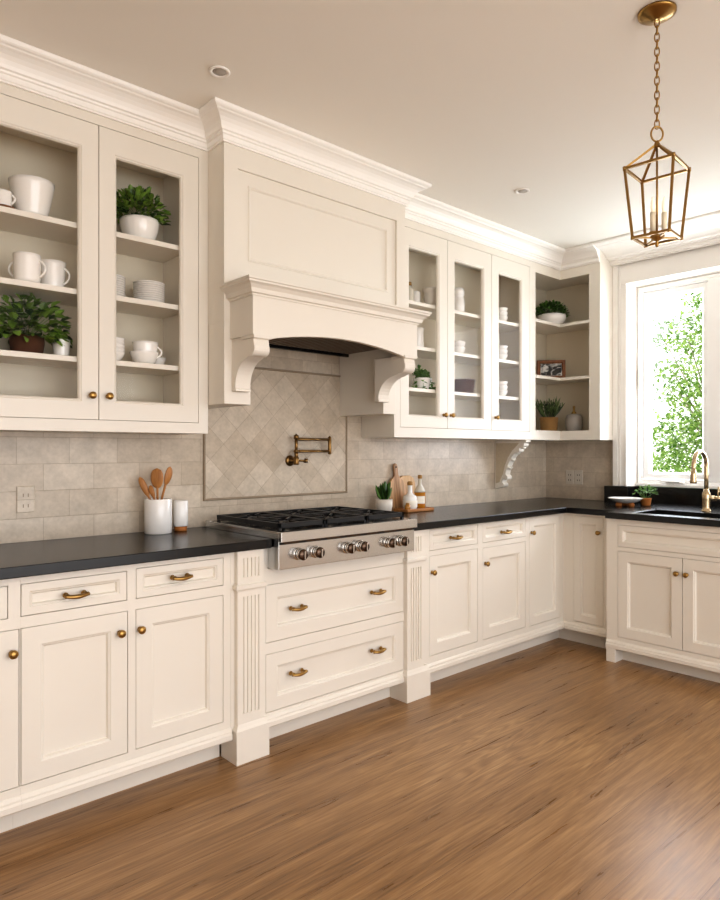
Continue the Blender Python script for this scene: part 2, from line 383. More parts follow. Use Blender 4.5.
st(MB().grid(FM(YR), [XL-.12, ro[0], ro[1], 4.95], [0, ro[3], H], lambda a, b: not (ro[0] < a < ro[1] and b < ro[3]), 0, .12).build('wall_rear', 'wall'),
   'painted wall with a wide opening added for fill light behind the viewer', 'wall')

# crown mouldings
def crown_prof(p, z0, top, k=1.0):
    h = top-z0
    base = [(0, 0), (.10, 0), (.10, .05), (.14, .08), (.14, .24), (.20, .27), (.22, .33), (.30, .36), (.34, .46), (.42, .58), (.54, .68), (.68, .75), (.80, .78), (.84, .82), (.92, .84), (.98, .88), (1.0, .92), (1.0, 1.0), (0, 1.0)]
    return [(o*p, z0+h*z) for o, z in base]
cp = crown_prof(.105, 2.64, H-.001)
path = [(-.6, U), (1.514, U), (1.514, 2.552), (2.650, 2.552), (2.650, U), (4.47, U), (4.47, 2.374)]
st(MB().sweep(path, cp).build('trim_1', 'white_trim'), 'white crown moulding over the cabinets, stepping out around the hood', 'moulding')
st(MB().sweep([(4.655, 2.3735), (4.655, -.8)], crown_prof(.29, 2.64, H-.001)).build('trim_2', 'white_trim'), 'white crown moulding along the window wall', 'moulding')

# window casing, splash, sill
cs = MB().box(4.672, W+.011, 2.27, 2.372, 1.032, 2.50).box(4.672, W+.011, 1.0, 1.10, 1.032, 2.50).box(4.672, W+.011, .9, 2.372, 2.50, 2.645)
cs.box(4.655, 4.672, 2.335, 2.372, 1.032, 2.645).box(4.662, 4.672, 2.272, 2.285, 1.032, 2.50).box(4.664, 4.672, 2.318, 2.328, 1.032, 2.62)
cs.box(4.655, 4.672, .9, 1.0, 1.032, 2.645)
cs.box(4.662, 4.672, 1.10, 2.285, 2.50, 2.513)
st(cs.build('trim_3', 'white_trim', bevel=.003), 'white casing boards around the window', 'moulding')
win = thing('window_1', 'white-framed window over the sink with trees outside', 'window', (4.85, 1.685, 1.045), kind='structure')
wf = MB()
X0, X1 = 4.822, 4.90
wf.nest(FR(X1), 1.105, 2.265, 1.05, 2.49, [(0, 0), (0, X1-X0), (.018, X1-X0), (.022, X1-X0-.008), (.035, X1-X0-.008), (.035, 0)], loop=True)
wf.box(X0, X1, 1.692, 1.775, 1.08, 2.46)
wf.build('window_frame', 'bright_white', win, bevel=.002)
for (a, b) in ((1.778, 2.228), (1.142, 1.688)):
    sa = MB().nest(FR(4.885), a, b, 1.088, 2.452, [(0, 0), (0, .04), (.034, .04), (.040, .032), (.046, .02), (.046, 0)], loop=True).build('sash', 'bright_white', win, bevel=.002)
    MB().box(4.868, 4.872, a+.04, b-.04, 1.128, 2.412).build('pane', 'pane', sa)
la = MB().box(4.80, 4.822, 1.93, 2.05, 1.056, 1.07).box(4.79, 4.802, 1.95, 2.09, 1.066, 1.076)
la.build('window_latch', 'white_trim', win, bevel=.003)
MB().box(4.812, 4.822, 2.232, 2.252, 1.75, 1.92).build('window_hinge', 'white_trim', win, bevel=.002)
MB().box(4.80, 4.822, 1.105, 2.265, 1.032, 1.05).build('window_sill', 'white_trim', win, bevel=.003)

# downlights
for (x, y, lb) in ((1.327, 2.272, 'round recessed ceiling downlight nearest the left wall cabinets'), (3.204, 2.167, 'round recessed ceiling downlight between hood and lantern')):
    t = thing('ceiling_downlight', lb, 'downlight', (x, y, H), 'recessed ceiling downlights')
    MB().lathe([(.026, -.001), (.04, -.001), (.041, -.005), (.036, -.008), (.027, -.004), (.026, -.001)], (x, y, H), close=False).build('trim_ring', 'white_trim', t)
    MB().lathe([(.0, -.0035), (.027, -.0035), (.027, -.001), (0, -.001)], (x, y, H), close=False).build('lens', 'lens', t)

# ------------------------------------------------------------------ cabinet pieces
def frame_of(mb, fn, u0, u1, v0, v1, openings, t=.02, gap=.002):
    us = [u0, u1]; vs = [v0, v1]; op = []
    for (a, b, c, d) in openings:
        a, b, c, d = a-gap, b+gap, c-gap, d+gap
        us += [a, b]; vs += [c, d]; op.append((a, b, c, d))
    return mb.grid(fn, us, vs, lambda x, y: not any(a < x < b and c < y < d for a, b, c, d in op), -t, 0)

SOLID = lambda i: [(0, -.019), (0, 0), (i, 0), (i+.003, -.004), (i+.007, -.004), (i+.011, -.015), (i+.013, -.0155)]
def door(parent, fn, u0, u1, v0, v1, knob=None, name='door', inset=.062, hinge=None, m='cream'):
    d = MB().nest(fn, u0, u1, v0, v1, SOLID(inset)).build(name, m, parent, bevel=.0015)
    if knob: make_knob(d, fn, *knob)
    return d
def glass_door(parent, fn, u0, u1, v0, v1, g, knob=None):
    """g = glass rectangle"""
    a, b, c, d = g
    lv = []
    def ring(k, w, i): return [fn(k[0]+i, k[2]+i, w), fn(k[1]-i, k[2]+i, w), fn(k[1]-i, k[3]-i, w), fn(k[0]+i, k[3]-i, w)]
    O = (u0, u1, v0, v1); G = (a, b, c, d)
    o = MB().rings([ring(O, -.02, 0), ring(O, 0, 0), ring(G, 0, -.012), ring(G, -.004, -.008), ring(G, -.004, -.005), ring(G, -.012, 0), ring(G, -.02, 0)], loop=True).build('door', 'cream', parent, bevel=.001)
    MB().nest(fn, a-.002, b+.002, c-.002, d+.002, [(0, -.015), (0, -.012)]).build('glass_pane', 'glass', o)
    if knob: make_knob(o, fn, *knob)
    return o
def axis_of(fn):
    a = Vector(fn(0, 0, 0)); b = Vector(fn(0, 0, 1)); return 'Y' if abs((b-a).y) > .5 else 'X'
def make_knob(parent, fn, u, v, r=.0145):
    k = MB().lathe([(0, 0), (.010, 0), (.010, .002), (.0055, .004), (.005, .012), (.009, .015), (r, .019), (r, .024), (.011, .028), (.004, .030), (0, .030)], fn(u, v, 0), 20, axis_of(fn), close=False)
    return k.build('knob', 'brass', parent)
def make_pull(parent, fn, u, v, ln=.078):
    mb = MB(); h = ln/2
    for s in (-1, 1):
        mb.lathe([(0, 0), (.010, 0), (.010, .003), (.006, .005), (.006, .018), (.008, .020), (.008, .026), (0, .028)], fn(u+s*(h-.008), v, 0), 14, axis_of(fn), close=False)
    pts = []; rr = []
    for i in range(13):
        t = i/12*2-1; pts.append(fn(u+t*(h+.001), v-.004+.004*t*t, .024+.008*(1-t*t))); rr.append(.0052+.0026*(1-t*t)+(.002 if abs(t) > .95 else 0))
    mb.tube(pts, rr, 10)
    return mb.build('handle', 'brass', parent)
def drawer(parent, fn, u0, u1, v0, v1, pulls, inset=.026, name='drawer'):
    d = MB().nest(fn, u0, u1, v0, v1, SOLID(inset)).build(name, 'cream', parent, bevel=.0015)
    for (u, v) in pulls: make_pull(d, fn, u, v)
    return d
BM = [(-.005, .100), (.010, .100), (.014, .106), (.014, .124), (.009, .131), (.009, .138), (.004, .146), (.0, .150), (-.005, .150)]
def base_run(parent, path, side=1): return MB().sweep(path, BM, side).build('base_moulding', 'cream', parent)

def base_cabinet(name, label, x0, x1, drawers, doors, tx=0):
    t = thing(name, label, 'cabinet', ((x0+x1)/2, F, 0), 'painted base cabinets')
    fn = FM(F)
    mb = frame_of(MB(), fn, x0, x1, .13, CB-.002, [d[:4] for d in drawers]+[d[:4] for d in doors])
    mb.box(x0, x1, F+.0205, D-.001, .13, CB-.002); mb.build('cabinet_body', 'cream', t)
    MB().box(x0+tx, x1, 2.48, 2.50, 0, .13).build('toe_kick', 'cream', t)
    base_run(t, [(x0+tx, F), (x1, F)])
    for d in drawers: drawer(t, fn, *d[:4], pulls=d[4])
    for d in doors: door(t, fn, *d[:4], knob=d[4])
    return t
base_cabinet('base_cabinet', 'cream base cabinet cut by the left photo edge, brass knob showing', -.2, .6485, [(-.16, .20, .742, .847, [(.02, .79)]), (.24, .609, .742, .847, [(.42, .79)])], [(-.16, .236, .180, .700, (.21, .625)), (.24, .647-.004, .180, .700, (.622, .625))])
base_cabinet('base_cabinet', 'cream base cabinet with two drawers and two doors under the utensil crock', .649, 1.448,
    [(.651, 1.009, .742, .847, [(.823, .791)]), (1.046, 1.412, .742, .852, [(1.22, .802)])],
    [(.651, 1.012, .180, .700, (.983, .626)), (1.045, 1.412, .183, .700, (1.059, .626))])
base_cabinet('base_cabinet', 'cream one-door base cabinet immediately right of the range', 2.622, 3.110,
    [(2.671, 3.084, .755, .866, [(2.875, .81)])], [(2.671, 3.084, .190, .724, (2.69, .637))], tx=.022)
base_cabinet('base_cabinet', 'cream one-door base cabinet under the scrolled wall bracket', 3.110, 3.588,
    [(3.135, 3.567, .755, .868, [(3.343, .802)])], [(3.135, 3.565, .188, .721, (3.156, .631))])

# range cabinet with fluted pilasters
rc = thing('range_cabinet', 'cream two-drawer cabinet with fluted pilasters below the range top', 'cabinet', (2.04, F, 0))
fn = FM(F)
frame_of(MB(), fn, 1.449, 2.621, .13, .782, [(1.622, 2.470, .464, .711), (1.622, 2.470, .163, .412)]).box(1.449, 2.621, F+.0205, D-.001, .13, .782).box(1.449, 1.6315, F, F+.03, .782, CB-.002).box(2.474, 2.621, F, F+.03, .782, CB-.002).build('cabinet_body', 'cream', rc)
MB().box(1.60, 2.47, 2.48, 2.50, 0, .13).build('toe_kick', 'cream', rc)
base_run(rc, [(1.615, F), (2.462, F)])
for (a, b, hz) in ((.464, .711, .593), (.163, .412, .305)):
    drawer(rc, fn, 1.622, 2.470, a, b, [(1.784, hz), (2.276, hz)], inset=.058)
def pilaster(x0, x1, fa_, fb_):
    y = 2.366; w = x1-x0
    mb = MB().box(x0, x1, y+.006, F+.002, .14, CB-.002)
    us = [x0, x1]; vs = [.15, CB-.002]; holes = []
    n = 5; mgn = .018; pitch = (w-2*mgn)/n
    for k in range(n):
        a = x0+mgn+pitch*(k+.22); b = x0+mgn+pitch*(k+.78)
        holes += [(a, b, .20, .685), (a, b, .765, .845)]
    holes2 = holes
    for h in holes2: us += [h[0], h[1]]; vs += [h[2], h[3]]
    mb.grid(FM(y), us, vs, lambda a, b: not any(h[0] < a < h[1] and h[2] < b < h[3] for h in holes2), -.006, 0)
    p = mb.build('pilaster', 'cream', rc)
    MB().sweep([(x0, F), (x0, y), (x1, y), (x1, F)], [(-.001, .712), (.006, .712), (.010, .72), (.010, .733), (.004, .738), (-.001, .738)]).build('cap_moulding', 'cream', p)
    ft = MB().box(fa_, fb_, y-.012, 2.4795, 0, .128)
    ft.sweep([(fa_, F), (fa_, y-.012), (fb_, y-.012), (fb_, F)], [(-.02, .128), (0, .128), (0, .136), (-.006, .146), (-.012, .160), (-.02, .160)])
    ft.build('foot', 'cream', p)
pilaster(1.466, 1.594, 1.455, 1.615); pilaster(2.474, 2.602, 2.460, 2.638)

# corner cabinet (L) and sink cabinet
X2 = 4.01; X3 = 3.88
cc = thing('corner_base_cabinet', 'cream L-shaped corner base cabinet with a tall narrow door on each side', 'cabinet', (4.2, 2.55, 0), 'painted base cabinets')
mb = frame_of(MB(), FM(F), 3.588, X2, .13, CB-.002, [(3.611, 3.968, .183, .866)])
frame_of(mb, FR(X2), 2.018, F, .13, CB-.002, [(2.108, 2.312, .165, .860)])
mb.box(3.588, W-.001, F+.0205, D-.001, .13, CB-.002).box(X2+.0205, W-.001, 2.018, F+.02, .13, CB-.002)
mb.build('cabinet_body', 'cream', cc)
MB().box(3.588, 4.12, 2.48, 2.50, 0, .13).box(4.10, 4.12, 2.018, 2.48, 0, .13).build('toe_kick', 'cream', cc)
base_run(cc, [(3.588, F), (X2, F), (X2, 2.018)])
door(cc, FM(F), 3.611, 3.968, .183, .866, knob=(3.632, .772), inset=.052)
door(cc, FR(X2), 2.108, 2.312, .165, .860, knob=(2.135, .763), inset=.046)
sc = thing('sink_base_cabinet', 'cream sink cabinet under the window with false drawer and two doors', 'cabinet', (4.2, 1.56, 0))
mb = frame_of(MB(), FR(X3), 1.10, 2.016, .12, CB-.002, [(1.18, 1.943, .709, .838), (1.18, 1.562, .160, .680), (1.565, 1.943, .160, .680)])
mb.box(X3+.0205, X3+.04, 1.10, 2.016, .12, CB-.002).box(X3+.04, W-.001, 1.10, 1.13, .12, CB-.002).box(X3+.04, W-.001, 1.986, 2.016, .12, CB-.002).box(X3+.04, W-.001, 1.13, 1.986, .12, .15)
mb.build('cabinet_body', 'cream', sc)
MB().box(3.965, 3.985, 1.10, 2.0, 0, .12).build('toe_kick', 'cream', sc)
bm2 = [(o, z-.018) for o, z in BM]
MB().sweep([(X3, 2.016), (X3, 1.10)], bm2).build('base_moulding', 'cream', sc)
MB().nest(FR(X3), 1.18, 1.943, .709, .838, SOLID(.030)).build('false_drawer', 'cream', sc, bevel=.0015)
door(sc, FR(X3), 1.565, 1.943, .160, .680, knob=(1.592, .592), inset=.058)
door(sc, FR(X3), 1.18, 1.562, .160, .680, knob=(1.538, .592), inset=.058)
for a in (1.955, 1.12):
    MB().box(X3-.012, 3.965, a, a+.058, 0, .112).build('foot', 'cream', sc, bevel=.002)

# ------------------------------------------------------------------ countertops
o = MB().box(-.2, 1.625, 2.36-.01, D-.001, CB, CT).build('countertop', 'black', bevel=.003)
tag(o, 'black stone countertop left of the range, utensil crock standing on it', 'countertop')
ct = thing('countertop', 'L-shaped black stone countertop running from range to sink', 'countertop', (4.0, 2.6, CB))
def L_solid(x, y):
    if x < 3.978 and y < 2.35: return 3.85 < x and 1.05 < y < 2.012 and not (3.95 < x < 4.25 and 1.25 < y < 1.88)
    if y < 1.05: return False
    if x > 4.719: return wo[0] < y < wo[1]
    if y < 2.012 or x > 3.978: return not (3.95 < x < 4.25 and 1.25 < y < 1.88)
    return y > 2.35
us = [2.470, 3.85, 3.95, 3.978, 4.25, 4.719, 4.80]; vs = [1.05, 1.25, wo[0]+.001, 1.88, 2.012, wo[1]-.001, 2.35, D-.001]
MB().grid(XY, us, vs, lambda x, y: L_solid(x, y) if x > 3.978 or y > 2.35 else L_solid(x, y), CB, CT).build('worktop', 'black', ct, bevel=.003)
sp = MB().box(4.80, 4.84, wo[0]+.001, wo[1]-.001, CB, 1.03).box(4.645, 4.719, 2.252, 2.434, CT, 1.03).box(4.719, 4.80, 2.252, wo[1]-.001, CT, 1.03)
sp.build('splashback', 'black', ct, bevel=.002)
sk = MB().nest(lambda u, v, w: (u, v, w), 3.955, 4.245, 1.255, 1.875, [(-.012, CB-.001), (0, CB-.001), (.01, CB-.18), (.03, CB-.19), (.03, CB-.195), (-.004, CB-.19), (-.012, CB-.004)], loop=False)
s = thing('kitchen_sink', 'undermount stainless sink set in the counter below the window', 'sink', (4.1, 1.565, CB-.19))
sk.build('basin', 'steel', s, keep=False)
MB().lathe([(0, .0), (.04, 0), (.042, .004), (.03, .006), (0, .004)], (4.1, 1.565, CB-.189), close=False).build('drain', 'chrome', s)

# back strip behind range
# ------------------------------------------------------------------ backsplash
o = MB().grid(FM(D+.011), [-.2, 1.512, 2.705, W+.011], [CT-.0, UZ, 1.85], lambda a, b: b < UZ or 1.512 < a < 2.705, 0, .011).build('tile_backsplash', 'tile_main')
tag(o, 'beige stone tile backsplash along the range wall', 'backsplash')
o = MB().grid(FR(W+.011), [2.373, 2.434, D-.001], [CT, 1.031, UZ], lambda a, b: b > 1.031 or a > 2.434, 0, .011).build('tile_backsplash', 'tile_right')
tag(o, 'beige stone tile backsplash beside the window, with double outlet', 'backsplash')
pn = thing('range_tile_panel', 'framed panel of diamond-laid stone tile behind the range', 'tile panel', (2.11, D, 1.04))
px0, px1, pz0, pz1 = 1.640, 2.588, 1.040, 1.733
MB().nest(FM(D), px0, px1, pz0, pz1, [(.001, 0), (.001, .007), (.004, .011), (.010, .011), (.013, .007), (.013, 0)], loop=True).build('border_trim', 'liner_tile', pn)
MB().box(px0+.012, px1-.012, D-.005, D-.0005, pz0+.012, pz1-.012).build('diamond_tiles', 'tile_diag', pn)

# ------------------------------------------------------------------ upper cabinets
def shell(mb, x0, x1, inl, inr, y0=U, z0=UZ, z1=UT, yb=D-.002):
    mb.box(x0, inl, y0+.0205, yb, z0, z1); mb.box(inr, x1, y0+.0205, yb, z0, z1)
    mb.box(inl, inr, y0+.0205, yb, z0, 1.432); mb.box(inl, inr, y0+.0205, yb, 2.575, z1); mb.box(inl, inr, yb-.012, yb, 1.432, 2.575)
    return mb
uc = thing('wall_cabinet', 'glass-front wall cabinet left of the hood holding crockery and plants', 'cabinet', (.9, 2.85, UZ), 'glass-front wall cabinets')
fn = FM(U)
DL = [(.10, .536), (.540, 1.0195), (1.0225, 1.464)]
mb = frame_of(MB(), fn, .06, 1.512, UZ, UT, [(DL[0][0], DL[0][1], 1.416, 2.600), (DL[1][0], DL[2][1], 1.416, 2.600)])
shell(mb, .06, 1.512, .085, 1.425).build('cabinet_body', 'cream', uc)
MB().box(.06, 1.512, U+.003, D-.002, UT, H-.002).build('top_filler', 'cream', uc)
MB().box(.086, 1.424, D-.0155, D-.0145, 1.433, 2.574).build('back_panel', 'inner_shade', uc)
SH = (2.199, 1.935, 1.666)
for z in SH: MB().box(.086, 1.4245, U+.028, D-.016, z-.022, z).build('shelf', 'cream', uc, bevel=.0015)
glass_door(uc, fn, DL[0][0], DL[0][1], 1.416, 2.600, (.175, .461, 1.498, 2.490))
glass_door(uc, fn, DL[1][0], DL[1][1], 1.416, 2.600, (.615, .942, 1.498, 2.490), knob=(.990, 1.512))
glass_door(uc, fn, DL[2][0], DL[2][1], 1.416, 2.600, (1.097, 1.379, 1.498, 2.490), knob=(1.058, 1.512))

ur = thing('wall_cabinet', 'three-door glass-front wall cabinet between hood and corner shelves', 'cabinet', (3.4, 2.85, UZ), 'glass-front wall cabinets')
DR = [(2.755, 3.1715, (2.835, 3.085)), (3.1745, 3.6205, (3.250, 3.530)), (3.6245, 4.068, (3.712, 3.962))]
mb = frame_of(MB(), fn, 2.704, 4.098, UZ, UT, [(2.755, 4.068, 1.428, 2.595)])
shell(mb, 2.704, 4.098, 2.73, 4.08).build('cabinet_body', 'cream', ur)
MB().box(2.704, 4.098, U+.003, D-.002, UT, H-.002).build('top_filler', 'cream', ur)
MB().box(2.731, 4.079, D-.0155, D-.0145, 1.433, 2.574).build('back_panel', 'inner_shade', ur)
SR = (2.183, 1.917, 1.666)
for z in SR: MB().box(2.7305, 4.0795, U+.028, D-.016, z-.022, z).build('shelf', 'cream', ur, bevel=.0015)
for (a, b, g), k in zip(DR, ((3.135, 1.510), (3.203, 1.510), (3.663, 1.512))):
    glass_door(ur, fn, a, b, 1.428, 2.595, (g[0], g[1], 1.505, 2.482), knob=k)

# open corner shelves
XU = 4.47
cu = thing('corner_shelf_unit', 'open cream corner shelf unit beside the window holding plants and picture', 'shelf unit', (4.5, 2.7, UZ))
mb = frame_of(MB(), FM(U), 4.0985, XU, UZ, UT, [(4.14, XU+.01, 1.438, 2.572)], gap=0)
frame_of(mb, FR(XU), 2.372, U, UZ, UT, [(2.457, U+.01, 1.438, 2.572)], gap=0)
mb.box(4.0985, 4.138, U+.02, D-.002, UZ, UT)
mb.box(XU+.02, W-.002, 2.372, 2.390, UZ, UT)
for (z0, z1) in ((UZ, 1.438), (2.572, UT)): mb.box(4.138, W-.002, U+.02, D-.002, z0, z1).box(XU+.02, W-.002, 2.39, U+.02, z0, z1)
mb.build('cabinet_body', 'cream', cu)
MB().prism([(4.0985, U+.003), (XU+.003, U+.003), (XU+.003, 2.3745), (W-.002, 2.3745), (W-.002, D-.002), (4.0985, D-.002)], XY, UT, H-.002).build('top_filler', 'cream', cu)
MB().box(4.139, W-.016, D-.014, D-.003, 1.4385, 2.5715).box(W-.014, W-.003, 2.391, D-.003, 1.4385, 2.5715).build('back_panel', 'inner_shade', cu)
for z in (2.241, 1.838):
    pts = [(4.139, U+.004), (XU+.004, U+.004), (XU+.004, 2.391), (W-.015, 2.391), (W-.015, D-.015), (4.139, D-.015)]
    MB().prism(pts, XY, z-.022, z).build('shelf', 'cream', cu, bevel=.0015)

# scrolled wall bracket under the corner
def arc(cx, cy, r, a0, a1, n=8): return [(cx+r*math.cos(math.radians(a0+(a1-a0)*i/n)), cy+r*math.sin(math.radians(a0+(a1-a0)*i/n))) for i in range(n+1)]
bk = thing('wall_bracket', 'carved cream scroll bracket below the wall cabinets near the corner', 'bracket', (4.065, D, 1.02))
pts = [(D-.001, UZ-.001), (2.700, UZ-.001), (2.700, 1.352), (2.712, 1.347)] + arc(2.732, 1.332, .016, 150, 290, 6) + [(2.757, 1.312)] + arc(2.772, 1.293, .016, 140, 300, 6) + [(2.800, 1.268), (2.828, 1.232), (2.850, 1.190), (2.866, 1.150), (2.874, 1.118)] + arc(2.874, 1.095, .017, 110, 270, 6) + [(2.893, 1.085), (2.905, 1.060)] + arc(2.905, 1.040, .016, 130, 290, 6) + [(2.930, 1.016), (D-.001, 1.010)]
MB().prism(pts, XS, 4.035, 4.095).build('scroll_body', 'cream', bk, bevel=.002)
ins = [(2.955, 1.345), (2.755, 1.345), (2.775, 1.325), (2.815, 1.290), (2.850, 1.240), (2.878, 1.180), (2.895, 1.120), (2.925, 1.06), (2.955, 1.05)]
for w in ((4.030, 4.035), (4.095, 4.100)): MB().prism(ins, XS, *w).build('carved_panel', 'aged_cream', bk, bevel=.002)
# acanthus ridges on the curved front
for (y, z) in ((2.744, 1.318), (2.790, 1.280), (2.832, 1.230), (2.858, 1.170)): MB().tube([(4.038, y, z), (4.065, y-.010, z-.010), (4.092, y, z)], .009, 8).build('leaf_carving', 'cream', bk)

# ------------------------------------------------------------------ range hood
hd = thing('range_hood', 'large cream wooden range hood with arched mantel and scroll corbels', 'range hood', (2.08, 2.75, 1.5))
CY = 2.552
mb = MB().nest(FM(CY), 1.513, 2.650, 2.0, H-.002, [(0, -.42), (0, 0), (.045, 0)])
bmf = mb
o = MB().grid(FM(CY), [1.513, 1.583, 2.585, 2.650], [1.86, 2.085, 2.545, H-.002], lambda a, b: not (1.583 < a < 2.585 and 2.085 < b < 2.545), -.018, 0)
o.box(1.513, 2.650, CY+.018, D-.001, 1.86, H-.002)
o.box(2.6505, 2.7035, U+.01, D-.001, 1.50, H-.002)
mb.bm.free()
ch = o.build('chimney', 'cream', hd)
MB().nest(FM(CY), 1.5835, 2.5845, 2.0855, 2.5445, [(0, -.018), (0, -.011), (.004, -.010), (.058, -.010), (.062, -.006), (.068, -.006), (.074, -.014), (.08, -.014)]).build('raised_panel', 'cream', ch)
MY = 2.37; MX0, MX1 = 1.543, 2.552
arch = [(MX0, 1.782), (MX0+.085, 1.782)]
ax0, ax1 = MX0+.085, MX1-.085
for i in range(21):
    t = i/20; arch.append((ax0+(ax1-ax0)*t, 1.768+.047*math.sin(PI*t)**.8))
arch += [(MX1-.085, 1.782), (MX1, 1.782), (MX1, 1.955), (MX0, 1.955)]
mb = MB().prism(arch, FM(MY), 0, -.025)
mb.box(MX0, MX0+.025, MY+.025, 2.61, 1.782, 1.955).box(MX1-.025, MX1, MY+.025, 2.61, 1.782, 1.955).box(MX0, MX1, MY+.001, CY, 1.955, 1.96)
mb.build('mantel', 'cream', hd)
MB().sweep([(MX0, CY), (MX0, MY), (MX1, MY), (MX1, CY)], [(-.03, 1.945), (.006, 1.945), (.008, 1.952), (.018, 1.955), (.022, 1.972), (.034, 1.985), (.047, 1.992), (.048, 1.999), (.053, 2.002), (.053, 2.012), (-.03, 2.012)]).build('mantel_crown', 'cream', hd)
MB().box(MX0+.026, MX1-.026, MY+.026, CY+.0, 1.850, 1.86).box(1.655, 2.535, CY, D-.001, 1.850, 1.86).build('hood_liner', 'liner', hd)
fl = MB()
for k in range(3): fl.nest(lambda u, v, w: (u, v, w), 1.70+.27*k, 1.96+.27*k, 2.45, 2.86, [(0, 1.8495), (0, 1.842), (.01, 1.842), (.012, 1.846), (.02, 1.846)])
for k in range(26): fl.box(1.72+.0305*k, 1.730+.0305*k, 2.47, 2.84, 1.8385, 1.8465)
fl.build('grease_filter', 'liner', hd)
MB().box(1.66, 2.53, 2.885, 2.905, 1.83, 1.8495).build('control_rail', 'enamel', hd)
# legs
MB().box(1.5145, 1.650, 2.553, D-.001, 1.497, 1.862).build('leg', 'cream', hd, bevel=.002)
MB().box(2.530, 2.628, 2.60, D-.001, 1.492, 1.862).build('leg', 'cream', hd, bevel=.002)
def corbel(x0, x1, yb):
    f = MY+.006
    p = [(yb, 1.7815), (f-.004, 1.7815), (f-.004, 1.768), (f+.004, 1.764)] + arc(f+.030, 1.727, .034, 150, 285, 8)
    # concave quarter sweeping back to the leg
    y1, z1 = f+.045, 1.686
    for i in range(1, 11):
        a = math.radians(90*i/10); p.append((y1+(yb-.03-y1)*math.sin(a)**1.0, z1-(z1-1.572)*(1-math.cos(a))))
    p += [(yb-.03, 1.566), (yb-.034, 1.560), (yb-.034, 1.552), (yb, 1.552)]
    c = MB().prism(p, XS, x0, x1).build('corbel', 'cream', hd, bevel=.002)
    MB().sweep([(x0, f+.09), (x0, f-.004), (x1, f-.004), (x1, f+.09)], [(-.002, 1.768), (.006, 1.768), (.008, 1.7812), (-.002, 1.7812)]).build('cap_moulding', 'cream', c)
    return c
corbel(1.552, 1.630, 2.553); corbel(2.464, 2.542, 2.60)

# ------------------------------------------------------------------ rangetop
rt = thing('gas_range', 'stainless gas range top with black grates and six knobs', 'range', (2.04, 2.6, .785))
RX0, RX1 = 1.632, 2.466
MB().box(RX0, RX1, 2.31, 2.93, .786, .942).build('range_body', 'steel', rt, bevel=.002)
lip = MB().box(RX0, RX1+.002, 2.290, 2.312, .904, .947).box(RX0-.002, RX0+.03, 2.312, 2.93, .942, .947).box(RX1-.03, RX1+.002, 2.312, 2.93, .942, .947).box(RX0, RX1, 2.88, 2.93, .942, .950).box(RX0, RX1, 2.312, 2.345, .942, .947)
lip.build('trim_lip', 'steel', rt, bevel=.003)
MB().box(RX0+.004, RX1-.004, 2.300, 2.311, .893, .9035).build('vent_slot', 'enamel', rt)
for k in range(7): MB().box(RX0+.02+.118*k, RX0+.10+.118*k, 2.2985, 2.3005, .896, .901).build('vent_fin', 'bronze', rt)
MB().box(RX0+.03, RX1-.03, 2.345, 2.88, .942, .9465).build('burner_pan', 'enamel', rt)
gx = [1.662, 1.921, 2.180]; gw = .254
for i, x in enumerate(gx):
    g = MB(); y0, y1 = 2.352, 2.872; zt = .978; t = .014
    for (a, b, c, d) in ((x, x+gw, y0, y0+t), (x, x+gw, y1-t, y1), (x, x+t, y0, y1), (x+gw-t, x+gw, y0, y1), (x, x+gw, (y0+y1)/2-t/2, (y0+y1)/2+t/2)):
        g.box(a, b, c, d, zt-.022, zt)
    for cy in (y0+.13, y1-.13):
        cx = x+gw/2
        for k in range(8):
            a = PI/4*k; r0 = .035; r1 = .12
            ex = max(x+.008, min(x+gw-.008, cx+r1*1.3*math.cos(a))); ey = max(cy-.125, min(cy+.125, cy+r1*1.3*math.sin(a)))
            g.bar((cx+r0*math.cos(a), cy+r0*math.sin(a), zt-.006), (ex, ey, zt-.008), .011)
    for (a, b) in ((x, y0), (x+gw-t, y0), (x, y1-t), (x+gw-t, y1-t)): g.box(a, a+t, b, b+t, .9465, zt-.02)
    g.box(x+.02, x+gw-.02, y0+.002, y0+.008, .957, .972)
    g.build('grate', 'iron', rt, bevel=.0015)
    for cy in (2.482, 2.742):
        b = MB().lathe([(0, .9465), (.048, .9465), (.046, .956), (.036, .958), (.036, .966), (.032, .969), (0, .969)], (x+gw/2, cy, 0), close=False).build('burner', 'iron', rt)
for x in (1.735, 1.828, 2.012, 2.096, 2.278, 2.364):
    k = MB().lathe([(0, 0), (.027, 0), (.027, .004), (.022, .006), (.0, .006)], (x, 2.3105, .845), 28, 'Y', close=False).build('knob_bezel', 'chrome', rt)
    kb = MB().lathe([(0, .006), (.020, .006), (.020, .028), (.023, .031), (.0235, .040), (.020, .044), (0, .044)], (x, 2.3105, .845), 28, 'Y', close=False)
    kb.build('knob', 'bronze', k)
    MB().lathe([(.0205, .010), (.0245, .012), (.0245, .028), (.0205, .030)], (x, 2.3105, .845), 28, 'Y', close=False).box(x-.003, x+.003, 2.2595, 2.267, .828, .862).build('knob_ring', 'chrome', k)
o = MB().box(1.6255, 2.4695, 2.932, D-.001, CB, CT).build('stone_strip', 'black'); tag(o, 'narrow black stone strip between range top and tiled wall', 'countertop')

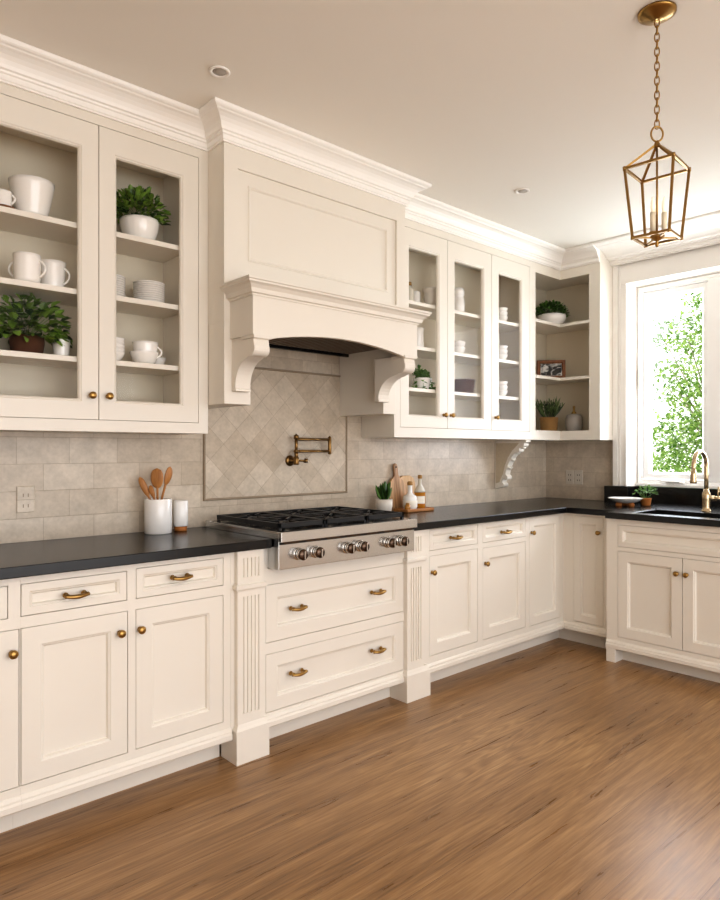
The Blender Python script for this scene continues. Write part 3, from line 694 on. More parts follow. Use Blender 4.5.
# pot filler
pf = thing('pot_filler', 'aged brass folding pot filler tap on the diamond tiles', 'tap', (2.20, D, 1.24))
bx, bz = 2.168, 1.236; py = 2.905
MB().lathe([(0, 0.006), (.030, .006), (.030, .011), (.022, .016), (.012, .018), (.012, .06), (0, .06)], (bx, D, bz), 24, 'Y', close=False).build('wall_flange', 'brass_dk', pf)
b = MB().lathe([(0, -.022), (.013, -.022), (.015, -.018), (.015, .018), (.011, .022), (.011, .045), (.014, .048), (.014, .056), (.009, .060), (.009, .118), (.014, .121), (.014, .137), (.008, .140), (.004, .146), (0, .147)], (bx, py, bz), 18, close=False)
b.build('valve_post', 'brass_dk', pf)
MB().tube([(bx, py, bz), (bx+.028, py-.01, bz), (bx+.055, py-.02, bz-.002)], [.006, .006, .008]).lathe([(0, -.012), (.010, -.012), (.010, .012), (0, .012)], (bx+.052, py-.019, bz), 14, close=False).build('lever', 'brass_dk', pf)
for z in (bz+.052, bz+.129-.012):
    MB().tube([(bx, py, z), (bx+.232, py-.004, z)], .008).build('arm', 'brass_dk', pf)
MB().lathe([(0, -.002), (.008, 0), (.010, .004), (.010, .094), (.007, .098), (.003, .102), (0, .103)], (bx+.232, py-.004, bz+.035), 18, close=False).build('joint_post', 'brass_dk', pf)

# faucet
fa = thing('faucet', 'champagne bronze gooseneck faucet with side lever behind the sink', 'faucet', (4.34, 1.605, CT))
fx, fy = 4.34, 1.605
MB().lathe([(0, 0), (.030, 0), (.030, .006), (.024, .012), (.022, .03), (.024, .075), (.026, .10), (.022, .115), (.016, .125), (.014, .14), (0, .14)], (fx, fy, CT), 24, close=False).build('base', 'faucet', fa)
R = .098; zc = CT+.275
pts = [(fx, fy, CT+.13), (fx, fy, zc-.05)] + [(fx-R+R*math.cos(math.radians(a)), fy, zc+R*math.sin(math.radians(a))) for a in range(0, 181, 12)] + [(fx-2*R-.002, fy, zc-.02)]
MB().tube(pts, .0125, 14).build('spout', 'faucet', fa)
MB().lathe([(0, -.055), (.018, -.055), (.019, -.045), (.016, 0), (.014, .03), (0, .03)], (fx-2*R-.002, fy, zc-.04), 20, close=False).build('spray_head', 'faucet', fa)
MB().tube([(fx, fy, CT+.085), (fx, fy-.05, CT+.085)], .015).tube([(fx, fy-.05, CT+.085), (fx, fy-.085, CT+.085)], .013).tube([(fx, fy-.068, CT+.09), (fx, fy-.072, CT+.155)], [.006, .0055]).build('lever', 'faucet', fa)

# outlets
ou = thing('wall_outlet', 'pair of pale outlet plates on the tile beside the window', 'outlet', (W, 2.71, 1.08))
for y in (2.680, 2.755):
    p = MB().nest(FR(W), y-.034, y+.034, 1.028, 1.138, [(0, .0005), (0, .005), (.003, .007), (.012, .007)]).build('cover_plate', 'outlet', ou)
    for dz in (-.028, .012):
        for a in (-.012, .006): MB().box(W-.009, W-.006, y+a, y+a+.004, 1.083+dz, 1.083+dz+.012).build('socket_slot', 'slot', p)
ou = thing('wall_outlet', 'stone-coloured outlet plate low on the tile at far left', 'outlet', (.825, D, 1.09))
p = MB().nest(FM(D), .790, .860, 1.035, 1.145, [(0, .0005), (0, .003), (.003, .005), (.012, .005)]).build('cover_plate', M['tile_main'], ou)
for dz in (-.034, .010):
    for (a, b) in ((.813, .817), (.832, .836)): MB().box(a, b, D-.0058, D-.0045, 1.09+dz, 1.104+dz).build('socket_slot', 'liner_tile', p)

# ------------------------------------------------------------------ lantern
PX, PY = 2.233, .982
ln = thing('pendant_lantern', 'brass open-frame pendant lantern hanging on a chain near the window', 'pendant light', (PX, PY, H))
MB().lathe([(0, -.026), (.012, -.028), (.020, -.024), (.036, -.018), (.050, -.012), (.060, -.008), (.061, -.001), (0, -.001)], (PX, PY, H), 36, close=False).build('canopy', 'brass', ln)
cn = MB(); z = H-.024; k = 0; zr = 2.372
n = 15; pitch = (z-zr)/n
for k in range(n):
    c = Vector((PX, PY, z-pitch*(k+.5))); hl = pitch*.5+.004; w = .0075; pts = []
    for i in range(16):
        a = 2*PI*i/16; u = w*math.cos(a); v = hl*math.sin(a) if abs(math.sin(a)) > .7 else hl*math.sin(a)
        dx = Vector((1, 0, 0)) if k % 2 else Vector((0, 1, 0)); dx = Matrix.Rotation(.6, 3, 'Z') @ dx
        pts.append(c+dx*u+Vector((0, 0, v)))
    cn.tube(pts, .0022, 6, closed=True)
cn.build('chain', 'brass', ln)
pts = []; dd = Matrix.Rotation(math.radians(-42), 3, 'Z') @ Vector((1, 0, 0))
for i in range(24): a = 2*PI*i/24; pts.append(Vector((PX, PY, 2.351))+dd*(.020*math.cos(a))+Vector((0, 0, .025*math.sin(a))))
MB().tube(pts, .0032, 8, closed=True).build('hanging_ring', 'brass', ln)
# orientation: near corner slightly right of the axis as seen in the photo
fwd = Vector((math.cos(math.radians(47.79)), math.sin(math.radians(47.79)), 0)); rgt = Vector((fwd.y, -fwd.x, 0))
nv = (rgt*.003 - fwd*.098); a0 = math.atan2(nv.y, nv.x)
def cor(r, z): return [Vector((PX+r*math.cos(a0+PI/2*k), PY+r*math.sin(a0+PI/2*k), z)) for k in range(4)]
T = cor(.110, 2.234); B = cor(.083, 2.003); ap = Vector((PX, PY, 2.318))
cg = MB()
for k in range(4):
    cg.bar(T[k], T[(k+1) % 4], .008); cg.bar(B[k], B[(k+1) % 4], .008); cg.bar(T[k], B[k], .007); cg.bar(T[k], ap, .007)
for k in range(4):
    for P_ in (T, B): cg.lathe([(0, -.006), (.006, -.006), (.006, .006), (0, .006)], P_[k], 8, close=False)
cg.build('lantern_cage', 'brass', ln)
MB().lathe([(0, 2.305), (.010, 2.305), (.012, 2.312), (.008, 2.322), (.006, 2.328), (0, 2.330)], (PX, PY, 0), 16, close=False).build('cage_hub', 'brass', ln)
st_ = MB().tube([(PX, PY, 2.31), (PX, PY, 2.0)], .0035, 8)
st_.lathe([(0, 1.972), (.004, 1.974), (.006, 1.984), (.004, 1.992), (.018, 2.0), (.024, 2.008), (.010, 2.014), (0, 2.016)], (PX, PY, 0), 16, close=False)
for k in range(4): st_.bar(Vector((PX, PY, 2.004)), B[k], .005)
st_.build('stem', 'brass', ln)
for k in range(3):
    a = math.radians(47.79+90+120*k+30); c = Vector((PX+.022*math.cos(a), PY+.022*math.sin(a), 0))
    MB().tube([(PX, PY, 2.008), (c.x, c.y, 2.008), (c.x, c.y, 2.016)], .003, 8).lathe([(0, 2.014), (.011, 2.016), (.012, 2.020), (0, 2.021)], c, 12, close=False).build('candle_arm', 'brass', ln)
    cd = MB().lathe([(0, 2.020), (.0085, 2.020), (.0085, 2.085), (0, 2.085)], c, 14, close=False).build('candle_sleeve', 'candle', ln)
    MB().lathe([(0, 2.085), (.005, 2.087), (.0085, 2.102), (.007, 2.115), (.002, 2.135), (0, 2.137)], c, 14, close=False).build('bulb', 'bulb', cd)

# ------------------------------------------------------------------ plants, crockery
def cup_prof(r0, r1, h, t=.004, foot=.003, bulge=0):
    out = [(0, 0), (r0*.8, 0), (r0*.85, foot)]
    for i in range(9):
        s_ = i/8; out.append((r0+(r1-r0)*(s_**.8)+bulge*math.sin(PI*s_), foot+(h-foot)*s_))
    inn = [(max(.001, r-t), z) for r, z in out[3:][::-1]]
    inn[-1] = (inn[-1][0]*.9, foot+t)
    return out + inn + [(0, foot+t)]
def foliage(mb, c, rx, ry, rz, n, ls, seed, low=-.2, droop=0):
    R_ = random.Random(seed)
    for _ in range(n):
        th = R_.uniform(0, 2*PI); z = R_.uniform(low, 1); rr = math.sqrt(max(0, 1-z*z)) if z > 0 else 1
        s_ = R_.uniform(.35, 1)**.6
        p = Vector((rx*rr*math.cos(th)*s_, ry*rr*math.sin(th)*s_, rz*z*s_))
        d = Vector((math.cos(th)*rr+R_.uniform(-.6, .6), math.sin(th)*rr+R_.uniform(-.6, .6), z*.8+R_.uniform(-.5, .6)-droop))
        l = ls*R_.uniform(.7, 1.25)
        mb.leaf(Vector(c)+p, d, (R_.uniform(-.4, .4), R_.uniform(-.4, .4), 1), l, l*.72)
    return mb
def stems(mb, c, rx, ry, rz, n, seed):
    R_ = random.Random(seed)
    for _ in range(n):
        th = R_.uniform(0, 2*PI); z = R_.uniform(.2, .9); rr = math.sqrt(1-z*z)*.8
        mb.tube([c, Vector(c)+Vector((rx*rr*math.cos(th)*.5, ry*rr*math.sin(th)*.5, rz*z*.6)), Vector(c)+Vector((rx*rr*math.cos(th), ry*rr*math.sin(th), rz*z))], .0012, 4)
    return mb
def bush_plant(name, label, x, y, z, potprof, potmat, leafmat, rx, ry, rz, n, ls, seed, low=-.15, soil_r=.04, cz=None, group=None, droop=0):
    t = thing(name, label, 'plant', (x, y, z), group)
    ph = max(p[1] for p in potprof)
    MB().lathe(potprof, (x, y, z), 32, close=False).build('pot', potmat, t)
    MB().lathe([(0, ph-.010), (soil_r, ph-.012), (soil_r*.9, ph-.02), (0, ph-.02)], (x, y, z), 20, close=False).build('soil', 'soil', t)
    cz = ph if cz is None else cz
    stems(MB(), (x, y, z+ph-.012), rx, ry, rz+cz-ph, 14, seed).build('stem', leafmat, t)
    foliage(MB(), (x, y, z+cz), rx, ry, rz, n, ls, seed, low, droop).build('foliage', leafmat, t, keep=True)
    return t
def handle_pts(x, y, z, a, r, h0, h1, out):
    d = Vector((math.cos(a), math.sin(a), 0)); P_ = []
    for i in range(11):
        s_ = i/10; P_.append(Vector((x, y, z+h1+(h0-h1)*s_))+d*(r+out*math.sin(PI*s_)**.7))
    return P_
def mug(name, label, x, y, z, r0, r1, h, angs, group=None, bulge=0, t=.0035, m='china'):
    o = thing(name, label, 'cup', (x, y, z), group)
    MB().lathe(cup_prof(r0, r1, h, t, bulge=bulge), (x, y, z), 30, close=False).build('cup_body', m, o)
    for a in angs: MB().tube(handle_pts(x, y, z, a, min(r0, r1)*.94+bulge*.6, h*.22, h*.82, r1*.55), .0042, 8).build('handle', m, o)
    return o
sd = lambda a: math.radians(a)
RGT = sd(-42.2)      # direction "to the right" in the photograph
# left cabinet, left door
mug('large_cup', 'large flared white cup on the top shelf of the left wall cabinet', .805, 2.815, SH[0], .052, .084, .148, [RGT+PI], t=.004)
mug('small_mug', 'small white mug half cut by the left photo edge, top shelf', .690, 2.78, SH[0]+.012, .032, .034, .062, [RGT])
bx_ = MB().lathe([(0, 0), (.045, 0), (.050, .006), (.048, .012), (0, .010)], (.690, 2.78, SH[0]), close=False).build('wooden_coaster', 'frame'); tag(bx_, 'brown coaster under the small mug on the top shelf', 'coaster')
mug('mug', 'white mug with handles on both sides, second shelf of left cabinet', .775, 2.770, SH[1], .046, .050, .112, [RGT, RGT+PI])
mug('mug', 'taller white mug behind the two-handled mug, second shelf', .886, 2.825, SH[1], .043, .051, .116, [RGT])
bush_plant('potted_plant', 'leafy green plant in brown wicker basket on the third shelf of left cabinet', .790, 2.825, SH[2], [(0, 0), (.052, 0), (.058, .012), (.064, .05), (.062, .075), (.056, .075), (.054, .02), (0, .02)], 'basket', 'leaf', .145, .082, .120, 330, .042, 3, low=-.45, soil_r=.05, cz=.105, droop=.2)
mug('small_cup', 'small white cup right of the wicker basket plant', .912, 2.80, SH[2], .028, .034, .072, [])
# left cabinet, right door
bush_plant('potted_plant', 'green herb in white bowl on the top shelf behind the right-hand door', 1.248, 2.82, SH[0], cup_prof(.054, .084, .102, .005, bulge=.006), 'china', 'leaf', .112, .080, .125, 300, .036, 5, low=-.1, soil_r=.076, cz=.112)
def plate_stack(x, y, z, n, r, labels, group, dz=.0095, name='plate'):
    pr = [(0, 0), (r*.55, 0), (r*.6, .002), (r*.92, .008), (r, .0105), (r, .0125), (r*.9, .0105), (r*.58, .0045), (0, .004)]
    base = None
    for k in range(n):
        if base is None:
            base = MB().lathe(pr, (0, 0, 0), 32, close=False).build(name, 'china'); o = base
        else: o = base.copy(); C.objects.link(o)
        o.location = (x, y, z+.0002+dz*k); tag(o, labels[0] if k == 0 else labels[2] if k == n-1 else labels[1], 'plate', group)
plate_stack(1.292, 2.82, SH[1], 10, .068, ('bottom white plate of the right-hand stack of plates', 'white plate inside the right-hand stack of plates', 'topmost white plate of the right-hand stack of plates'), 'plates in the right-hand stack')
plate_stack(1.118, 2.82, SH[1], 10, .062, ('bottom white plate of the stack half behind the door stile', 'white plate inside the stack half behind the door stile', 'topmost white plate of the stack half behind the door stile'), 'plates in the stack half behind the door stile')
def bowl_stack(x, y, z, n, r, h, dz, labels, group, name='bowl', m='china'):
    base = None; pr = cup_prof(r*.55, r, h, .003, bulge=r*.06)
    for k in range(n):
        if base is None: base = MB().lathe(pr, (0, 0, 0), 28, close=False).build(name, m); o = base
        else: o = base.copy(); C.objects.link(o)
        o.location = (x, y, z+.0002+dz*k); tag(o, labels[k] if k < len(labels) else labels[-1], 'bowl', group)
bowl_stack(1.112, 2.82, SH[2], 5, .066, .045, .0145, ['bottom white bowl of the five nested bowls on the third shelf', 'white bowl inside the five nested bowls on the third shelf', 'white bowl inside the five nested bowls on the third shelf', 'white bowl inside the five nested bowls on the third shelf', 'topmost white bowl of the five nested bowls on the third shelf'], 'nested bowls on the third shelf')
bowl_stack(1.262, 2.80, SH[2], 1, .062, .056, .01, ['white bowl under the handled cup beside the nested bowls'], None, name='bowl')
mug('teacup', 'white handled cup resting in the bowl on the third shelf', 1.266, 2.80, SH[2]+.008, .044, .055, .092, [RGT])
bowl_stack(1.352, 2.86, SH[2], 1, .036, .045, .01, ['tiny white bowl behind the handled cup on the third shelf'], None, name='bowl')

# right cabinet, first door
def vessel(name, label, cat, x, y, z, prof, m, group=None, extra=None):
    t = thing(name, label, cat, (x, y, z), group); MB().lathe(prof, (x, y, z), 26, close=False).build('body', m, t)
    if extra: MB().lathe(extra[1], (x, y, z), 18, close=False).build(extra[0], extra[2], t)
    return t
vessel('glass_bottle', 'small pale bottle with gold stopper on the top shelf beside the hood', 'bottle', 2.965, 2.82, SR[0], [(0, 0), (.030, 0), (.032, .006), (.032, .085), (.026, .100), (.014, .108), (.014, .118), (0, .118)], 'clearish', extra=('stopper', [(0, .118), (.016, .118), (.016, .138), (.010, .142), (0, .142)], 'brass'))
vessel('storage_jar', 'plain white jar between gold-stoppered bottle and ribbed pot', 'jar', 3.045, 2.84, SR[0], [(0, 0), (.026, 0), (.030, .01), (.030, .09), (.026, .098), (.022, .10), (0, .10)], 'china')
vessel('ribbed_pot', 'wide-lipped grey-white pot on the top shelf behind the first door', 'pot', 3.142, 2.79, SR[0], [(0, 0), (.036, 0), (.046, .02), (.054, .06), (.050, .085), (.052, .095), (.062, .112), (.062, .122), (.055, .122), (.045, .095), (.045, .02), (0, .012)], 'stoneware')
vessel('white_vase', 'narrow white vase on the second shelf beside the mantel end', 'vase', 3.032, 2.81, SR[1], [(0, 0), (.036, 0), (.038, .004), (.036, .10), (.038, .13), (.034, .13), (.032, .01), (0, .01)], 'china')
# trailing plant
tp = thing('trailing_plant', 'trailing green plant in white pot on the third shelf near the mantel', 'plant', (3.07, 2.81, SR[2]))
MB().lathe(cup_prof(.040, .055, .075, .004), (3.07, 2.81, SR[2]), close=False).build('pot', 'china', tp)
MB().lathe([(0, .062), (.049, .064), (.04, .058), (0, .058)], (3.07, 2.81, SR[2]), 18, close=False).build('soil', 'soil', tp)
fo = MB(); sm_ = MB(); R_ = random.Random(11)
for k in range(16):
    a = R_.uniform(0, 2*PI); L_ = R_.uniform(.07, .13) * (1.0 if math.sin(a) < .5 else .6)
    p0 = Vector((3.07, 2.81, SR[2]+.07)); pts = []
    sy = .55
    for i in range(8):
        s_ = i/7; q_ = p0+Vector((math.cos(a)*L_*s_, math.sin(a)*L_*s_*sy, .05*math.sin(PI*min(1, s_*1.2))-.085*s_*s_ if k % 3 else .055*s_))
        q_.z = max(q_.z, SR[2]+.008); pts.append(q_)
    sm_.tube(pts, .0011, 4)
    for q_ in pts[1:]:
        for _ in range(3): fo.leaf(q_, (R_.uniform(-1, 1), R_.uniform(-1, 1), R_.uniform(-.6, .6)), (0, 0, 1), R_.uniform(.022, .036), .020)
sm_.build('stem', 'leaf_pale', tp); fo.build('foliage', 'leaf_pale', tp, keep=True)
vessel('white_canister', 'plain white canister right of the trailing plant', 'canister', 3.165, 2.86, SR[2], [(0, 0), (.034, 0), (.036, .004), (.036, .085), (.032, .092), (0, .092)], 'china')
# second door
vessel('lidded_jar', 'tall white ribbed jar on the top shelf behind the middle door', 'jar', 3.415, 2.81, SR[0], [(0, 0), (.034, 0), (.044, .01), (.048, .06), (.045, .10), (.038, .118), (.044, .125), (.046, .15), (.038, .172), (0, .174)], 'china')
bowl_stack(3.418, 2.81, SR[1], 2, .050, .050, .040, ['lower white bowl of the pair on the second shelf, middle door', 'upper white bowl of the pair on the second shelf, middle door'], 'bowl pair behind the middle door')
b_ = thing('wicker_basket', 'dark brown woven basket on the third shelf behind the middle door', 'basket', (3.475, 2.82, SR[2]))
MB().lathe([(0, 0), (.066, 0), (.072, .01), (.084, .085), (.080, .088), (.068, .015), (0, .012)], (3.475, 2.82, SR[2]), 30, close=False).build('basket_body', 'basket', b_)
MB().tube([Vector((3.475+.084*math.cos(2*PI*i/28), 2.82+.084*math.sin(2*PI*i/28), SR[2]+.088)) for i in range(28)], .005, 6, closed=True).build('rim', 'basket', b_)
# third door
for z, wn in zip(SR, ('top', 'second', 'third')):
    bowl_stack(3.885, 2.81, z, 3, .052, .048, .030, ['bottom small white bowl of the stack on the %s shelf, right door' % wn, 'middle small white bowl of the stack on the %s shelf, right door' % wn, 'upper small white bowl of the stack on the %s shelf, right door' % wn], 'bowls on the %s shelf behind the right door' % wn)

# corner shelf contents
bush_plant('potted_plant', 'low rounded green plant in wide white bowl on the corner shelf', 4.515, 2.790, 2.2412, cup_prof(.066, .104, .085, .005, bulge=.014), 'china', 'leaf_dk', .150, .105, .100, 700, .024, 21, low=.0, soil_r=.092, cz=.085)
pfm = thing('picture_frame', 'small brown wooden frame with black and white photograph', 'picture frame', (0, 0, 0))
fr = MB().nest(FM(0), -.098, .098, 0, .135, [(0, -.012), (0, 0), (.004, .003), (.016, .003), (.024, -.004), (.024, -.012)], loop=True).build('frame_border', 'frame', pfm)
MB().box(-.076, .076, .004, .007, .022, .113).build('mat_board', 'paper', pfm)
MB().box(-.073, .073, .002, .0038, .025, .110).build('photograph', 'photo', pfm)
MB().box(-.09, .09, .0125, .016, .004, .13).bar((0, .014, .09), (0, .055, .007), .012).build('easel_back', 'frame', pfm)
pfm.location = (4.497, 2.782, 1.8385); pfm.rotation_euler = (sd(-6), 0, sd(-50)); pfm.scale = (1.08, 1.08, 1.08)
sp_ = thing('potted_plant', 'spiky dark green plant in gold woven pot on the bottom corner shelf', 'plant', (4.475, 2.79, 1.438))
MB().lathe([(0, 0), (.060, 0), (.062, .01), (.069, .103), (.064, .106), (.058, .02), (0, .02)], (4.475, 2.79, 1.438), 28, close=False).build('pot', 'seagrass', sp_)
MB().lathe([(0, .094), (.056, .094), (.05, .088), (0, .088)], (4.475, 2.79, 1.438), 18, close=False).build('soil', 'soil', sp_)
fo = MB(); R_ = random.Random(5)
for k in range(70):
    a = R_.uniform(0, 2*PI); tl = R_.uniform(.2, 1.05); L_ = R_.uniform(.12, .19)
    d = Vector((math.cos(a)*tl, math.sin(a)*tl*.55, 1)).normalized(); p = Vector((4.475+.03*math.cos(a), 2.79+.03*math.sin(a), 1.53))
    fo.leaf(p, d, (math.cos(a+1), math.sin(a+1), .2), L_, .012)
    for i in range(3): fo.leaf(p+d*L_*(.35+.2*i), d+Vector((R_.uniform(-.7, .7), R_.uniform(-.7, .7), .1)), (0, 0, 1), .035, .010)
fo.build('foliage', 'lavender', sp_, keep=True)
vessel('ceramic_vase', 'grey ceramic vase with gold neck on the bottom corner shelf', 'vase', 4.605, 2.655, 1.438, [(0, 0), (.052, 0), (.060, .008), (.065, .06), (.064, .098), (.054, .124), (.020, .132), (0, .132)], 'grey_cer', extra=('neck', [(0, .130), (.022, .130), (.018, .142), (.009, .152), (.008, .178), (.012, .184), (.006, .192), (0, .192)], 'brass'))

# counter left: crock, spoons, canister
ck = thing('utensil_crock', 'tall white ceramic crock holding wooden spoons', 'crock', (1.357, 2.865, CT))
MB().lathe([(0, 0), (.058, 0), (.061, .004), (.061, .154), (.0595, .157), (.056, .157), (.055, .154), (.055, .006), (0, .006)], (1.357, 2.865, CT), 40, close=False).build('crock_body', 'china', ck)
def spoon(label, base, tip, hw, hl, face, dark='walnut'):
    base, tip = Vector(base), Vector(tip); d = (tip-base).normalized(); L_ = (tip-base).length
    t = thing('wooden_spoon', label, 'spoon', base, 'wooden utensils in the crock')
    MB().tube([base, base+d*(L_-hl*.8), base+d*(L_-hl*.5)], [.005, .0055, .006], 8).build('handle', dark, t)
    x = Vector((math.cos(face), math.sin(face), 0)); x = (x-d*x.dot(d)).normalized(); n_ = x.cross(d); c = base+d*(L_-hl/2)
    rr = []
    for i in range(13):
        s_ = -1+2*i/12; w = hw/2*math.sqrt(max(0.0005, 1-s_*s_))*(1.0+.12*s_); ring = []
        for k in range(10):
            a = 2*PI*k/10; ring.append(c+d*(hl/2*s_)+x*(w*math.cos(a))+n_*(.006*math.sin(a)*math.sqrt(max(.05, 1-s_*s_))+.004*(1-s_*s_)))
        rr.append(ring)
    MB().rings(rr, smooth=True).build('bowl', dark, t)
spoon('broad wooden spoon standing in the middle of the crock', (1.357, 2.868, .925), (1.345, 2.852, 1.212), .058, .095, RGT)
spoon('darker wooden spoon leaning to the right in the crock', (1.340, 2.880, .925), (1.408, 2.850, 1.218), .040, .090, RGT+.9)
spoon('short slim wooden spatula leaning left in the crock', (1.385, 2.860, .925), (1.286, 2.905, 1.172), .030, .10, RGT+.3)
spoon('thin wooden utensil tucked behind the broad spoon', (1.375, 2.845, .925), (1.325, 2.880, 1.135), .024, .06, RGT)
cn2 = thing('lidded_canister', 'small white canister on a wooden base next to the crock', 'canister', (1.478, 2.885, CT))
MB().lathe([(0, 0), (.027, 0), (.029, .003), (.029, .022), (0, .022)], (1.478, 2.885, CT), 30, close=False).build('wooden_base', 'terra', cn2)
MB().lathe([(0, .022), (.032, .022), (.034, .026), (.034, .140), (.032, .143), (.030, .140), (.030, .03), (0, .03)], (1.478, 2.885, CT), 30, close=False).build('canister_body', 'china', cn2)

# counter right of the range
su = thing('succulent_pot', 'spiky green succulent in speckled white pot right of the range', 'plant', (2.765, 2.835, CT))
MB().lathe([(0, 0), (.036, 0), (.040, .004), (.050, .045), (.0505, .088), (.046, .088), (.044, .012), (0, .012)], (2.765, 2.835, CT), 30, close=False).build('pot', 'stoneware', su)
MB().lathe([(0, .078), (.046, .078), (.04, .07), (0, .07)], (2.765, 2.835, CT), 18, close=False).build('soil', 'soil', su)
fo = MB(); R_ = random.Random(9)
for k in range(30):
    a = R_.uniform(0, 2*PI); tl = R_.uniform(.1, .6); fo.leaf((2.765+.015*math.cos(a), 2.835+.015*math.sin(a), CT+.075), (math.cos(a)*tl, math.sin(a)*tl, 1), (math.cos(a+.6), math.sin(a+.6), -.2), R_.uniform(.09, .135), .022, .4)
fo.build('foliage', 'leaf_dk', su, keep=True)
def board(name, label, x, y, pts, m, lean=-7, hole=None):
    t = thing(name, label, 'cutting board', (0, 0, 0)); MB().prism(pts, lambda u, v, w: (u, w, v), -.008, .008).build('board_body', m, t, bevel=.003)
    if hole: MB().lathe([(0, .0083), (hole[2], .0083), (hole[2], .0087), (0, .0087)], (hole[0], 0, hole[1]), 14, 'Y', close=False).build('hanging_hole', 'soil', t)
    t.location = (x, y, CT+.0015); t.rotation_euler = (sd(lean), 0, 0); return t
h1 = [(-.075, 0), (.075, 0), (.080, .01), (.080, .13), (.070, .165), (.045, .195), (.022, .212), (.016, .225), (.016, .275), (.012, .290), (0, .297), (-.012, .290), (-.016, .275), (-.016, .225), (-.022, .212), (-.045, .195), (-.070, .165), (-.080, .13), (-.080, .01)]
board('cutting_board', 'striped wooden paddle board leaning on the tile, long handle up', 2.975, 2.918, h1, 'acacia', hole=(0, .272, .006))
h2 = [(-.07, 0), (.07, 0), (.078, .012), (.078, .17), (.066, .20), (.035, .216), (-.035, .216), (-.066, .20), (-.078, .17), (-.078, .012)]
board('cutting_board', 'pale plain wooden board leaning behind the white bottle', 3.075, 2.932, h2, 'palewood')
tr = MB().nest(XY, 2.905, 3.145, 2.775, 2.895, [(.004, CT), (0, CT+.004), (0, CT+.018), (.003, CT+.020), (.010, CT+.020), (.012, CT+.016), (.02, CT+.016)]).build('serving_tray', 'tray', bevel=.002)
tag(tr, 'orange-brown wooden tray carrying the two oil bottles', 'tray')
tz = CT+.0162
b1 = thing('oil_bottle', 'squat white ceramic oil bottle with cork on the tray', 'bottle', (2.985, 2.832, tz))
MB().lathe([(0, 0), (.038, 0), (.043, .005), (.044, .068), (.040, .080), (.022, .090), (.015, .100), (.014, .143), (.016, .146), (0, .146)], (2.985, 2.832, tz), 28, close=False).build('bottle_body', 'china', b1)
MB().lathe([(.0445, .012), (.0455, .014), (.0455, .052), (.0445, .054)], (2.985, 2.832, tz), 28, close=False).build('label_band', 'paper', b1)
MB().lathe([(0, .146), (.017, .146), (.017, .166), (.013, .170), (0, .170)], (2.985, 2.832, tz), 18, close=False).build('stopper', 'cork', b1)
b2 = thing('oil_bottle', 'tall amber oil bottle with paper label at right of tray', 'bottle', (3.082, 2.838, tz))
MB().lathe([(0, 0), (.032, 0), (.035, .004), (.035, .100), (0, .100)], (3.082, 2.838, tz), 28, close=False).build('oil_fill', 'amber', b2)
MB().lathe([(0, .100), (.035, .100), (.034, .112), (.024, .130), (.012, .148), (.011, .185), (0, .185)], (3.082, 2.838, tz), 28, close=False).build('bottle_neck', 'clearish', b2)
lb = [(.0358*math.cos(sd(t_)), .0358*math.sin(sd(t_))) for t_ in range(195, 281, 5)] + [(.0350*math.cos(sd(t_)), .0350*math.sin(sd(t_))) for t_ in range(280, 194, -5)]
MB().prism([(3.082+u, 2.838+v) for u, v in lb], XY, tz+.030, tz+.076).build('paper_label', 'paper', b2)
MB().lathe([(0, .185), (.014, .185), (.014, .205), (0, .208)], (3.082, 2.838, tz), 18, close=False).build('stopper', 'cork', b2)
jr = thing('salt_jar', 'tiny brown jar at the left end of the oil tray', 'jar', (2.930, 2.80, tz))
MB().lathe([(0, 0), (.016, 0), (.019, .01), (.017, .028), (.010, .034), (0, .034)], (2.930, 2.80, tz), 18, close=False).build('jar_body', 'amber', jr)
MB().lathe([(0, .034), (.011, .034), (.011, .042), (0, .043)], (2.930, 2.80, tz), 14, close=False).build('lid', 'cork', jr)

# by the sink
ds = thing('serving_dish', 'shallow white oval dish on small orange feet beside the sink', 'dish', (4.36, 2.132, CT))
MB().lathe([(0, .022), (.05, .022), (.085, .034), (.108, .052), (.112, .056), (.108, .056), (.083, .040), (.05, .029), (0, .027)], (4.36, 2.132, CT), 36, close=False).build('dish_body', 'china', ds)
for k in range(3):
    a = 2*PI*k/3+.4; MB().lathe([(0, 0), (.018, 0), (.022, .010), (.016, .026), (0, .026)], (4.36+.045*math.cos(a), 2.132+.045*math.sin(a), CT), 14, close=False).build('foot', 'terra', ds)
bush_plant('herb_pot', 'small airy herb in orange pot between dish and sink', 4.50, 2.055, CT, [(0, 0), (.026, 0), (.030, .004), (.036, .045), (.038, .052), (.034, .052), (.030, .01), (0, .01)], 'terra', 'leaf_pale', .072, .072, .045, 90, .020, 31, low=-.2, soil_r=.033, cz=.085)

# ------------------------------------------------------------------ outside
st(MB().box(4.96, 16, -6, 14, -.5, -.4).build('ground', 'lawn'), 'pale lawn outside the window', 'ground')
def tree(label, x, y, base, trunk_h, blobs, n, ls, m, seed):
    t = thing('garden_tree', label, 'tree', (x, y, base), 'trees outside the window')
    R_ = random.Random(seed); tk = MB().tube([(x, y, base), (x+.05, y, base+trunk_h*.6), (x, y+.05, base+trunk_h)], [.06, .05, .035], 10)
    for (bx, by, bz_, r) in blobs: tk.tube([(x, y, base+trunk_h*.75), ((x+bx)/2, (y+by)/2, (base+trunk_h*.8+bz_)/2+.1), (bx, by, bz_)], [.018, .012, .006], 6)
    tk.build('trunk', 'bark', t)
    fo = MB()
    for (bx, by, bz_, r) in blobs:
        for _ in range(int(n*r*r)):
            v = Vector((R_.gauss(0, 1), R_.gauss(0, 1), R_.gauss(0, 1))).normalized()*(R_.random()**.4)*r
            fo.leaf(Vector((bx, by, bz_))+v, (R_.uniform(-1, 1), R_.uniform(-1, 1), R_.uniform(-.8, .4)), (0, 0, 1), ls*R_.uniform(.7, 1.3), ls*.55)
    fo.build('foliage', m, t, keep=True)
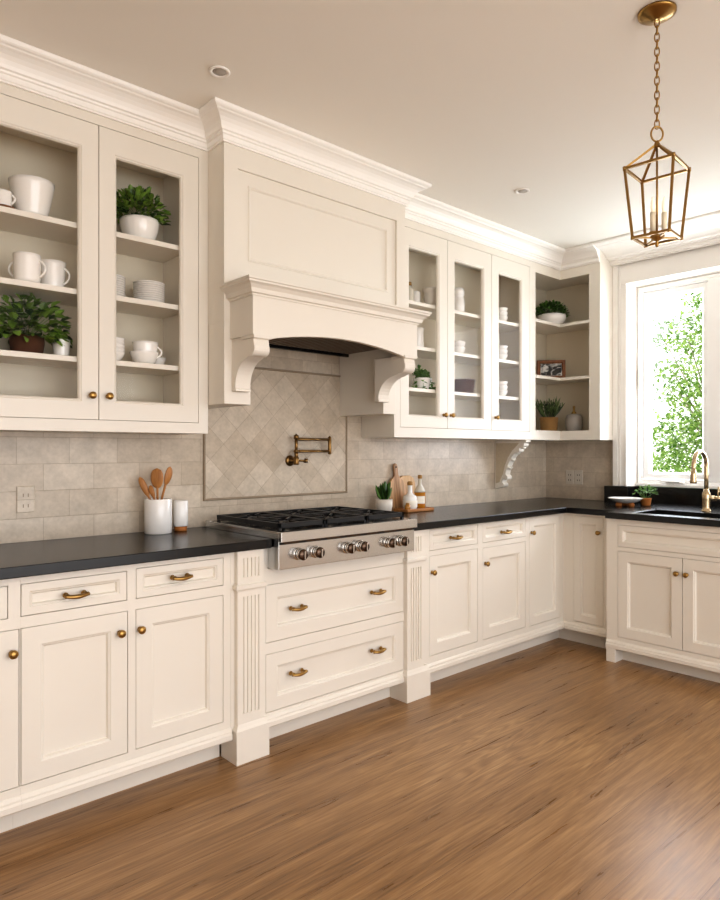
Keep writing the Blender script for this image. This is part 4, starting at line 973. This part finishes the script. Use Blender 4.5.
tree('bright green leafy tree filling the lower right of the window', 8.1, 2.75, -.4, 1.6,
     [(8.1, 3.35, 1.35, .42), (8.0, 3.1, 1.6, .48), (8.2, 3.52, 1.1, .36), (8.1, 3.1, 1.05, .5), (8.1, 3.02, 2.2, .36), (8.15, 3.22, 2.62, .28), (8.1, 2.95, 2.95, .34), (8.2, 3.42, 2.25, .18), (8.0, 2.7, 1.8, .6), (8.1, 2.6, 2.6, .5), (8.1, 3.28, 1.95, .22)], 3000, .062, 'tree', 4)
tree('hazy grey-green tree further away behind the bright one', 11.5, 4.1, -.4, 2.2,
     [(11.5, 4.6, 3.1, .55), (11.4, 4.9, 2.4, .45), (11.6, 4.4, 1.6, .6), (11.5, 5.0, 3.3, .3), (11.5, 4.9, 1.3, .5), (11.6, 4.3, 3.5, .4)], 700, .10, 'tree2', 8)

# ------------------------------------------------------------------ light
w = bpy.data.worlds.new('world'); bpy.context.scene.world = w; w.use_nodes = True
nt = w.node_tree; bg = nt.nodes['Background']
tc = N(nt, 'ShaderNodeTexCoord'); sx = N(nt, 'ShaderNodeSeparateXYZ'); nt.links.new(tc.outputs['Generated'], sx.inputs[0])
rp = N(nt, 'ShaderNodeValToRGB'); rp.color_ramp.elements[0].position = .35; rp.color_ramp.elements[0].color = lin('#E8E4D8'); rp.color_ramp.elements[1].position = .6; rp.color_ramp.elements[1].color = lin('#F8FAFF')
mr = N(nt, 'ShaderNodeMath', operation='MULTIPLY_ADD'); mr.inputs[1].default_value = .5; mr.inputs[2].default_value = .5
nt.links.new(sx.outputs['Z'], mr.inputs[0]); nt.links.new(mr.outputs[0], rp.inputs['Fac']); nt.links.new(rp.outputs['Color'], bg.inputs['Color'])
bg.inputs['Strength'].default_value = 2.8
def area(name, loc, rot, sx_, sy_, power, col, spread=180):
    l = bpy.data.lights.new(name, 'AREA'); l.shape = 'RECTANGLE'; l.size = sx_; l.size_y = sy_; l.energy = power; l.color = lin(col)[:3]; l.spread = math.radians(spread)
    o = bpy.data.objects.new(name, l); C.objects.link(o); o.location = loc; o.rotation_euler = rot
    tag(o, name.replace('_', ' ') + ' light', 'light'); o['kind'] = 'helper'; return o
area('window_daylight', (4.96+.1, 1.685, 1.80), (0, math.radians(102), 0), 1.5, 1.2, 58, '#EAF1FF')
area('rear_fill', (1.05, YR+.15, 1.35), (math.radians(90), 0, 0), 5.4, 2.2, 116, '#EEF4FF')  # added fill lamp behind the camera, set in the rear opening
area('room_glow', (.6, -1.2, 2.70), (0, 0, 0), 3.0, 2.5, 46, '#F5F7FA')  # added soft overhead fill, out of view and without a fixture

# ------------------------------------------------------------------ camera
cam = bpy.data.cameras.new('camera'); cam.sensor_fit = 'HORIZONTAL'; cam.sensor_width = 36; cam.lens = 665.4/720*36; cam.clip_start = .05
co = bpy.data.objects.new('camera', cam); C.objects.link(co); co.location = (0, 0, 1.2925); co.rotation_euler = (PI/2, 0, math.radians(47.79-90)); cam.shift_y = .36/720
s = bpy.context.scene; s.camera = co
s.view_settings.view_transform = 'Standard'; s.view_settings.look = 'None'; s.view_settings.exposure = -.08; s.view_settings.gamma = .86
s.cycles.use_denoising = True; s.cycles.max_bounces = 10; s.cycles.diffuse_bounces = 6; s.cycles.glossy_bounces = 4; s.cycles.transparent_max_bounces = 12; s.cycles.caustics_reflective = False; s.cycles.sample_clamp_indirect = 6
